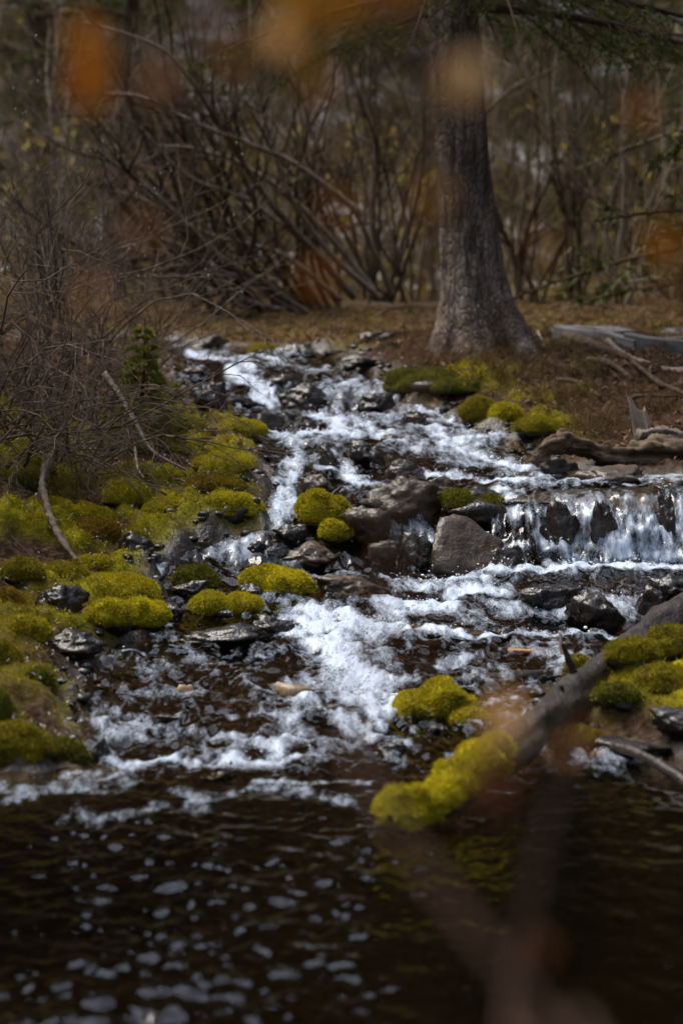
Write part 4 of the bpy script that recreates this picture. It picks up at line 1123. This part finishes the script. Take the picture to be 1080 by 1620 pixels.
# conifer wood standing on the slope behind, above the picture; the pool mirrors it
rng = np.random.RandomState(37); Pn = []; Dn = []; mb = MB()
for k in range(150):
    ty = rng.uniform(27.5, 75); tx = rng.uniform(-.5, .5)*ty; tz = float(H(tx, ty)[0]); hh = rng.uniform(6, 12)
    mb.add(*tube(np.array([[tx, ty, tz-.3], [tx, ty, tz+hh*.6], [tx, ty, tz+hh]]), [.14, .08, .01], 5))
    n = 420; u = rng.rand(n)**.8; az = rng.uniform(0, 2*pi, n); r = hh*.2*(1.03-u)*np.sqrt(rng.uniform(.15, 1, n))
    Pn.append(np.stack([tx+r*np.cos(az), ty+r*np.sin(az), tz+hh*(.05+.95*u)], 1)); Dn.append(np.stack([np.cos(az), np.sin(az), -.5+0*az], 1))
for k in range(64):                         # unseen trees added beside and behind the camera to block low sky light
    az = rng.uniform(radians(40), radians(320)); rr = rng.uniform(8.5, 16); tx, ty = rr*sin(az), 5+rr*cos(az)
    if ty > 3 and abs(tx) < 7.5: tx = math.copysign(7.5+rng.rand()*3, tx)
    tz = float(H(tx, ty)[0]); hh = rng.uniform(9, 14)
    mb.add(*tube(np.array([[tx, ty, tz-.3], [tx, ty, tz+hh*.6], [tx, ty, tz+hh]]), [.16, .09, .01], 5))
    n = 620; u = rng.rand(n)**.8; a2 = rng.uniform(0, 2*pi, n); r = hh*.17*(1.03-u)*np.sqrt(rng.uniform(.15, 1, n))
    Pn.append(np.stack([tx+r*np.cos(a2), ty+r*np.sin(a2), tz+hh*(.08+.92*u)], 1)); Dn.append(np.stack([np.cos(a2), np.sin(a2), -.5+0*a2], 1))
V, F, t = blades(np.concatenate(Pn), np.concatenate(Dn), .95, .24, rng, .3)
wood_ = link('unseen_wood', mb.mesh('unseen_wood'), M['stem']); tag(wood_, 'unseen dark conifers added to darken the pool and block low sky', 'wood', kind='stuff')
q = link('needles', fast_mesh('needles', V, F, False, {'tint': t}), M['needle_far'], wood_); q['kind'] = 'stuff'

# ------------------------------------------------------------------ wood lying about
def wood_piece(name, pts, radii, mat, label, cat, n=40, k=14, rough=.10, seed=1, group=None, flat=None, scale=9):
    base = np.array(pts[0], float)
    Cc = spline(pts, n); Rr = np.interp(np.linspace(0, 1, n), np.linspace(0, 1, len(radii)), radii)
    Cc = np.vstack([Cc[0]+(Cc[0]-Cc[1])*.02, Cc, Cc[-1]+(Cc[-1]-Cc[-2])*.02]); Rr = np.concatenate([[Rr[0]*.05], Rr, [Rr[-1]*.05]])
    V, F = tube(Cc, Rr, k)
    ctr = np.repeat(Cc, k, 0); rad = V-ctr
    th_ = np.tile(np.arange(k)*2*pi/k, len(Cc)); ln_ = np.repeat(np.concatenate([[0], np.cumsum(np.linalg.norm(np.diff(Cc, axis=0), axis=1))]), k)
    gq = np.stack([np.cos(th_)*1.7, np.sin(th_)*1.7, ln_*3.5], 1)
    V = ctr+rad*(1+rough*(1.6*fbm(V, scale, 4, seed)+2.4*gnoise(gq+seed, seed+1)-1.2*np.abs(gnoise(gq*np.array([2.4, 2.4, 1.6])+seed, seed+2)))[:, None])
    if flat: V[:, 2] = ctr[:, 2]+(V[:, 2]-ctr[:, 2])*flat
    o = link(name, fast_mesh(name, V-base, F), M[mat], None, tuple(base))
    tag(o, label, cat, group)
    return o, V-base, F, Cc-base, Rr
# the fallen log with its mossy tip in the pool
LP = [at(632, 1300, 5.5), at(690, 1275, 5.6), at(765, 1222, 5.8), at(828, 1172, 6.1), at(882, 1122, 6.45), at(945, 1076, 6.85), at(1012, 1026, 7.2), at(1090, 970, 7.6), at(1260, 870, 8.3)]
LR = [.030, .040, .044, .048, .052, .060, .066, .070, .08]
logo, Vl, Fl, Cl, Rl = wood_piece('fallen_log', LP, LR, 'log', 'dark fallen log reaching from the right edge into the pool, mossy at its tip', 'log', 90, 24, .11, 71)
rng = np.random.RandomState(81)
nk, kk = 60, 28
seg = spline(np.array(LP[:3]+[LP[2]+(LP[3]-LP[2])*.55])-np.array(LP[0])+np.array([-.02, -.02, 0]), nk); seg[:, 2] += .012
rr = .056+.010*np.sin(np.linspace(0, 9, nk)+1)+.008*gnoise(np.stack([np.linspace(0, 7, nk)]*3, 1), 4); rr[0] = .012; rr[1] = .035; rr[2] = .05; rr[3] = .06; rr[-1] = .045; rr[-2] = .055
V, F = tube(seg, rr, kk); ctr = np.repeat(seg, kk, 0)
V = ctr+(V-ctr)*(1+.42*fbm(V, 11, 4, 6)[:, None])
V[:, 2] = np.where(V[:, 2] < ctr[:, 2]-.02, ctr[:, 2]-.02+(V[:, 2]-ctr[:, 2]+.02)*.3, V[:, 2])
F3 = np.vstack([F[:, [0, 1, 2]], F[:, [0, 2, 3]]])
# make normals point outward for the blades
nn = np.cross(V[F3[:, 1]]-V[F3[:, 0]], V[F3[:, 2]]-V[F3[:, 0]]); cc = (V[F3].mean(1)-ctr[F3[:, 0]])
F3 = np.where(((nn*cc).sum(1) < 0)[:, None], F3[:, ::-1], F3)
cap = add_moss(logo, V, F3, 'bright', 1.6, rng, .013, 'moss_sleeve')
for k, (t_, l_) in enumerate(((52, .16), (60, .10), (46, .07))):      # broken branch stubs
    p = Cl[t_]; d = np.array([-.35+.2*k, -.25, .9]); Vt, Ft = tube(np.array([p, p+d*l_*.5, p+d*l_]), [.016, .012, .006], 8)
    link('branch_stub', fast_mesh('branch_stub', Vt, Ft), M['log'], logo)
W = wood_piece
W('sunken_log', [at(650, 1000, 7.75), at(700, 1003, 7.7), at(770, 1012, 7.65)], [.018, .028, .022], 'dark_wood', 'dark wet log lying across the foam below the cascade', 'log', rough=.2, seed=2)
W('stick', [at(622, 1012, 7.62), at(655, 990, 7.6)], [.009, .008], 'stick', 'short orange tipped stick on the foam at the left end of dark log', 'stick', 10, 8, .1, 3)
W('stick', [at(803, 1030, 7.42), at(845, 1033, 7.4), at(882, 1034, 7.4)], [.011, .012, .009], 'stick', 'orange brown barkless stick lying level left of the fallen log', 'stick', 16, 8, .1, 4)
W('stick', [at(885, 1000, 7.35), at(890, 1035, 7.3), at(905, 1062, 7.2), at(925, 1082, 7.1)], [.005, .007, .007, .005], 'root', 'thin bent stick standing up beside the fallen log', 'stick', 20, 7, .1, 5)
W('sunken_log', [at(700, 1085, 7.05), at(760, 1080, 7.1), at(840, 1075, 7.15), at(880, 1070, 7.2)], [.025, .035, .035, .02], 'dark_wood', 'long dark log half sunk in front of the orange brown stick', 'log', rough=.15, seed=6)
W('stick', [at(600, 1035, 7.45), at(660, 1050, 7.4), at(720, 1048, 7.4)], [.005, .006, .004], 'dark_wood', 'thin dark twig caught in the foam below the sunken log', 'stick', 16, 6, .1, 7)
W('stick', [at(965, 1182, 6.3), at(1000, 1190, 6.2), at(1050, 1215, 6.05), at(1100, 1250, 5.9)], [.016, .016, .017, .02], 'dark_wood', 'thick dark branch sticking out of the pool at the right edge', 'branch', 24, 9, .12, 8)
W('stick', [at(820, 1060, 7.25), at(828, 1085, 7.15)], [.006, .004], 'pale_wood', 'tiny pale stub of stick beside the half sunk log', 'stick', 8, 6, .1, 9)
W('stick', [at(540, 770, 9.0), at(528, 780, 8.95), at(522, 786, 8.95)], [.006, .008, .006], 'dark_wood', 'black broken twig on the angular brown rock', 'stick', 8, 6, .1, 10)
W('stick', [at(357, 1238, 6.2), at(366, 1205, 6.15)], [.007, .003], 'dark_wood', 'black twig stub poking out of the riffle', 'stick', 8, 6, .1, 11)
W('fallen_log', [ground_at(540, 492)+np.array([0, 0, .03]), ground_at(620, 497)+np.array([0, 0, .035]), ground_at(715, 500)+np.array([0, 0, .04])], [.03, .045, .05], 'stem', 'dark fallen log on the grass behind the spruce trunk', 'log', 40, 16, .2, 16)
for k_, (a_, b_, lb_) in enumerate([((430, 505), (500, 512), 'dead stick on the grass left of the spruce'), ((880, 505), (960, 498), 'dead stick on the grass behind the boards'), ((560, 520), (610, 508), 'short dead stick on the grass above the cascade'), ((1000, 655), (1075, 640), 'dead stick on the dirt above the splintered stump'), ((880, 620), (950, 640), 'dead stick on the bare dirt of the right bank')]):
    q0, q1 = ground_at(*a_), ground_at(*b_)
    P3 = [np.array([q[0], q[1], gz1(q[0], q[1])+.012]) for q in (q0, (q0+q1)/2+np.array([0, .05, 0]), q1)]
    W('stick', P3, [.010, .011, .006], 'drift', lb_, 'stick', 20, 8, .2, 140+k_)
# driftwood on the right bank
W('driftwood_log', [at(856, 722, 9.45), at(884, 703, 9.5), at(925, 710, 9.5), at(975, 721, 9.5), at(1030, 716, 9.55), at(1085, 722, 9.6), at(1190, 735, 9.7)], [.022, .042, .034, .040, .048, .055, .06], 'drift', 'brown driftwood log arching along the foot of the right bank', 'log', 110, 36, .36, 12, scale=16)
W('driftwood_log', [at(1010, 690, 9.75), at(1050, 688, 9.8), at(1090, 700, 9.85), at(1200, 715, 9.9)], [.022, .035, .04, .045], 'pale_wood', 'pale grey driftwood log behind the arching brown one', 'log', 70, 24, .32, 13, scale=16)
W('gnarled_wood', [at(845, 735, 9.35), at(868, 708, 9.35), at(900, 688, 9.4)], [.02, .04, .03], 'drift', 'gnarled grey root head at the left end of the driftwood', 'driftwood', 50, 24, .45, 14, scale=18)
# splintered stump
g = at(1018, 690, 9.9); V = []; kk = 22; th = np.linspace(0, 2*pi, kk, endpoint=False); rng = np.random.RandomState(15)
top = .10+.07*rng.rand(kk)*np.maximum(.3, np.cos(th-pi*.9)+.6)
for f in np.linspace(-.4, 1, 8):
    rr = (.045-.012*max(f, 0))*(1+.15*np.sin(th*4))
    V.append(np.stack([rr*np.cos(th), rr*np.sin(th), top*f], 1))
for f in (.9, .5):
    rr = .022*(1+.2*np.sin(th*3)); V.append(np.stack([rr*np.cos(th), rr*np.sin(th), top*f*.9], 1))
V = np.concatenate(V); nr_ = 10; i = np.arange(nr_-1)[:, None]*kk; j = np.arange(kk)[None, :]
F = np.stack([i+j, i+(j+1) % kk, i+kk+(j+1) % kk, i+kk+j], -1).reshape(-1, 4)
tag(link('splintered_stump', fast_mesh('splintered_stump', V, F, False), M['pale_wood'], None, tuple(g), (radians(-8), radians(-12), .3)), 'pale splintered stump standing above the driftwood', 'stump')
# roots on the right bank
for k, (pts, rad, mt, lb) in enumerate([
    ([(872, 540), (910, 552), (960, 572), (1010, 590)], [.03, .03, .022, .01], 'drift', 'grey root running down the right bank from below the boards'),
    ([(930, 590), (965, 600), (1000, 612)], [.012, .016, .01], 'drift', 'short stubby root on the right bank dirt'),
    ([(960, 560), (1000, 585), (1060, 592), (1120, 600)], [.015, .018, .018, .02], 'pale_wood', 'pale root lying along the right bank under the boards'),
    ([(1000, 600), (1040, 625), (1090, 640)], [.010, .014, .012], 'drift', 'thin root on the right bank above the stump'),
    ([(990, 545), (1030, 555), (1100, 552)], [.02, .022, .02], 'pale_wood', 'pale branch lying against the boards'),
    ([(850, 545), (862, 560), (858, 590)], [.006, .006, .004], 'pale_wood', 'small pale peg like twig right of the spruce roots')]):
    P3 = [ground_at(*q) + np.array([0, 0, .01]) for q in pts]
    P3 = [np.array([q[0], q[1], gz1(q[0], q[1])+.012]) for q in P3]
    W('root', P3, rad, mt, lb, 'root', 26, 9, .18, 30+k)
# grey boards on the right bank
def board(p0, p1, wd, th_, label, tilt=0.0):
    p0, p1 = np.array(p0), np.array(p1); L = np.linalg.norm(p1-p0)
    bm = bmesh.new(); bmesh.ops.create_cube(bm, size=1)
    bmesh.ops.subdivide_edges(bm, edges=[e for e in bm.edges if abs(e.verts[0].co.x-e.verts[1].co.x) > .5], cuts=14)
    for v in bm.verts: v.co = (v.co.x*L, v.co.y*wd+.006*sin(v.co.x*9), v.co.z*th_+.006*sin(v.co.x*7+1))
    bmesh.ops.bevel(bm, geom=[e for e in bm.edges if len(e.link_faces) == 2 and e.calc_face_angle(0) > 1.0], offset=.004, segments=1, affect='EDGES')
    me = bpy.data.meshes.new('board'); bm.to_mesh(me); bm.free()
    d = p1-p0; o = link('board', me, M['board'], None, tuple((p0+p1)/2), (tilt, -math.asin(d[2]/L), math.atan2(d[1], d[0])))
    tag(o, label, 'board', 'weathered boards on the right bank')
board(at(878, 528, 12.6), at(1010, 552, 11.9), .05, .10, 'front grey weathered board, leaning towards the stream')
board(at(990, 541, 12.0), at(1170, 572, 11.2), .05, .10, 'grey weathered board running out at the right picture edge', .08)
board(at(895, 518, 12.9), at(990, 526, 12.5), .16, .03, 'flat pale grey board lying behind the front board')
board(at(1000, 522, 13.1), at(1120, 533, 12.8), .14, .03, 'flat grey board farther back near the right edge', .1)

# curved root and fallen twigs on the left bank
rootp = [ground_at(*q, lift=.13) for q in ((82, 722), (68, 765), (78, 810), (95, 850), (122, 886))]
W('curved_root', rootp, [.016, .015, .012, .011, .005], 'root', 'bare curved root hanging down over the left moss bank', 'root', 60, 14, .30, 51, scale=22)
W('curved_root', [at(70, 760, 8.66), at(55, 800, 8.55), at(45, 835, 8.5)], [.008, .006, .004], 'root', 'thin forked rootlet left of the bare curved root', 'root', 20, 7, .1, 52)
W('curved_root', [at(80, 740, 8.74), at(50, 770, 8.7), at(38, 800, 8.6)], [.009, .008, .005], 'root', 'thin rootlet at the left picture edge beside the curved root', 'root', 20, 7, .1, 53)
W('branch', [at(165, 590, 9.6), at(190, 625, 9.5), at(215, 668, 9.35), at(240, 712, 9.2), at(292, 742, 9.1)], [.013, .011, .009, .007, .004], 'pale_wood', 'pale peeling branch slanting down from the sapling to the moss', 'branch', 30, 8, .12, 54)
W('twig', [at(312, 842, 8.75), at(310, 805, 8.78), at(306, 790, 8.8)], [.007, .006, .003], 'root', 'short upright broken twig at the foot of the left bank', 'twig', 12, 7, .12, 55)
W('twig', [at(213, 700, 9.15), at(218, 740, 9.0), at(228, 756, 8.95)], [.005, .005, .003], 'pale_wood', 'small pale hooked twig on the left moss', 'twig', 12, 6, .12, 56)
rng = np.random.RandomState(57)
tw_labels = ['pinkish grey twig on the left bank moss nearest the sapling', 'twig crossing the middle of the left bank', 'thin twig on the left bank beside the moss hummocks', 'fine twig lying low on the left bank by the side channel', 'twig hanging from the thicket over the moss', 'arched twig below the thicket', 'thin twig lying below the curved root', 'dark twig near the left picture edge on the bank', 'twig lying above the broad golden hummock', 'twig pointing to the brownish hummock']
for k, (a_, b_) in enumerate([((235, 700), (300, 760)), ((225, 780), (310, 835)), ((190, 770), (250, 800)), ((250, 810), (330, 790)), ((150, 690), (185, 790)), ((100, 700), (150, 770)), ((90, 880), (170, 870)), ((20, 850), (60, 900)), ((250, 735), (330, 745)), ((270, 770), (320, 800))]):
    p0 = ground_at(*a_)+np.array([0, 0, .03]); p1 = ground_at(*b_)+np.array([0, 0, .025]); mid = (p0+p1)/2+np.array([rng.normal(0, .03), 0, rng.uniform(.02, .06)])
    W('twig', [p0, mid, p1], [.004, .0035, .0015], 'twig_grey', tw_labels[k], 'twig', 16, 5, .1, 60+k, 'twigs fallen on the left bank')

# ------------------------------------------------------------------ near twigs with autumn leaves on the photographer's bank
def leaf_mesh(seed, L=.035, Wd=.020):
    rng = np.random.RandomState(seed); n, k = 9, 5
    t = np.linspace(0, 1, n)[:, None]; u = np.linspace(-1, 1, k)[None, :]
    w = Wd*np.sin(pi*np.clip(t, .02, .99)**.8)**.8
    X = u*w; Y = L*t+0*u; Z = .25*np.abs(X)+.012*np.sin(t*3+seed)*np.ones_like(u)
    top = np.stack([X, Y, Z], -1).reshape(-1, 3); bot = top-np.array([0, 0, .0004])
    V = np.vstack([top, bot]); F = grid_faces(n, k); F = np.vstack([F, F[:, ::-1]+n*k])
    return fast_mesh('leaf', V, F, True, {'tint': np.full(len(V), rng.rand())})
LM = [leaf_mesh(500+k, .034+.004*k, .012+.002*k) for k in range(4)]
near = empty('leafy_twigs', (0.28, 1.02, .24))
tag(near, 'out of focus twigs with orange autumn leaves close to the camera', 'shrub')
nb = np.array([0.28, 1.02, .24])
def near_stem(pts, r0, r1):
    Pp = spline(np.array(pts)-nb, 40); tt = np.linspace(0, 1, 40); V, F = tube(Pp, r0+(r1-r0)*tt, 8)
    link('stem', fast_mesh('stem', V, F), M['front_twig'], near)
near_stem([nb, at(1000, 1900, 1.05), at(880, 1640, 1.1), at(760, 1490, 1.12), at(640, 1330, 1.15), at(560, 1170, 1.18), at(590, 1010, 1.2), at(650, 700, 1.22), at(680, 400, 1.25), at(690, 200, 1.25), at(640, 20, 1.25), at(520, -60, 1.3), at(350, -60, 1.3)], .0034, .0014)
near_stem([nb, at(900, 1900, 1.15), at(806, 1640, 1.28), at(838, 1440, 1.32), at(872, 1290, 1.34), at(925, 1120, 1.36)], .0030, .0016)
near_stem([at(838, 1440, 1.32), at(790, 1300, 1.30), at(815, 1190, 1.30)], .0016, .0010)
near_stem([at(640, 20, 1.25), at(560, 50, 1.3), at(440, 90, 1.3), at(330, 100, 1.3), at(150, 60, 1.35)], .0014, .0008)
near_stem([at(680, 400, 1.25), at(600, 360, 1.3), at(520, 310, 1.3)], .0012, .0007)
near_stem([nb, at(1220, 1700, 1.3), at(1180, 1000, 1.4), at(1110, 520, 1.4), at(1050, 330, 1.4), at(960, 180, 1.4), at(900, 40, 1.4)], .0030, .0010)
rng = np.random.RandomState(91)
for k, (px, py, d, mt, sc) in enumerate([(150, 105, 1.35, 'orange_leaf', 1.0), (155, 165, 1.35, 'orange_leaf', .8), (235, 140, 1.33, 'orange_leaf', .5), (262, 165, 1.32, 'red_leaf', .7), (370, 120, 1.3, 'orange_leaf', .8), (350, 60, 1.3, 'red_leaf', .7),
        (450, 85, 1.3, 'tan_leaf', .8), (500, 55, 1.3, 'orange_leaf', 1.0), (545, 30, 1.28, 'orange_leaf', 1.2), (600, 15, 1.26, 'orange_leaf', 1.0), (470, 15, 1.3, 'orange_leaf', .9), (505, 150, 1.3, 'orange_leaf', .7), (540, 345, 1.3, 'orange_leaf', .9), (510, 455, 1.3, 'orange_leaf', .8),
        (722, 155, 1.25, 'tan_leaf', .9), (710, 330, 1.25, 'orange_leaf', .7), (665, 340, 1.25, 'red_leaf', .8), (675, 580, 1.22, 'red_leaf', .7), (230, 378, 1.34, 'orange_leaf', .7), (140, 450, 1.35, 'orange_leaf', .8), (1056, 415, 1.4, 'orange_leaf', 1.0), (1010, 190, 1.4, 'orange_leaf', .7), (860, 400, 1.35, 'orange_leaf', .7), (1060, 470, 1.4, 'red_leaf', .7),
        (826, 1180, 1.3, 'tan_leaf', 1.5), (785, 1262, 1.28, 'red_leaf', 1.25), (905, 1190, 1.3, 'red_leaf', 1.25), (850, 1520, 1.3, 'red_leaf', .8), (520, 250, 1.3, 'red_leaf', .6)]):
    q = at(px, py, d)-nb
    o = link('leaf', LM[k % 4], None, near, tuple(q), (radians(90)+rng.normal(0, .5), rng.normal(0, .4), rng.uniform(-.6, .6)))
    sc *= .9 if k < 2 else (.66 if k in (3, 4, 5, 6, 7, 8, 9, 10, 11, 14, 20, 24, 25, 26) else .48)
    o.scale = (sc, sc, sc)
    if not o.data.materials: o.data.materials.append(M['orange_leaf'])
    o.material_slots[0].link = 'OBJECT'; o.material_slots[0].material = M[mt]
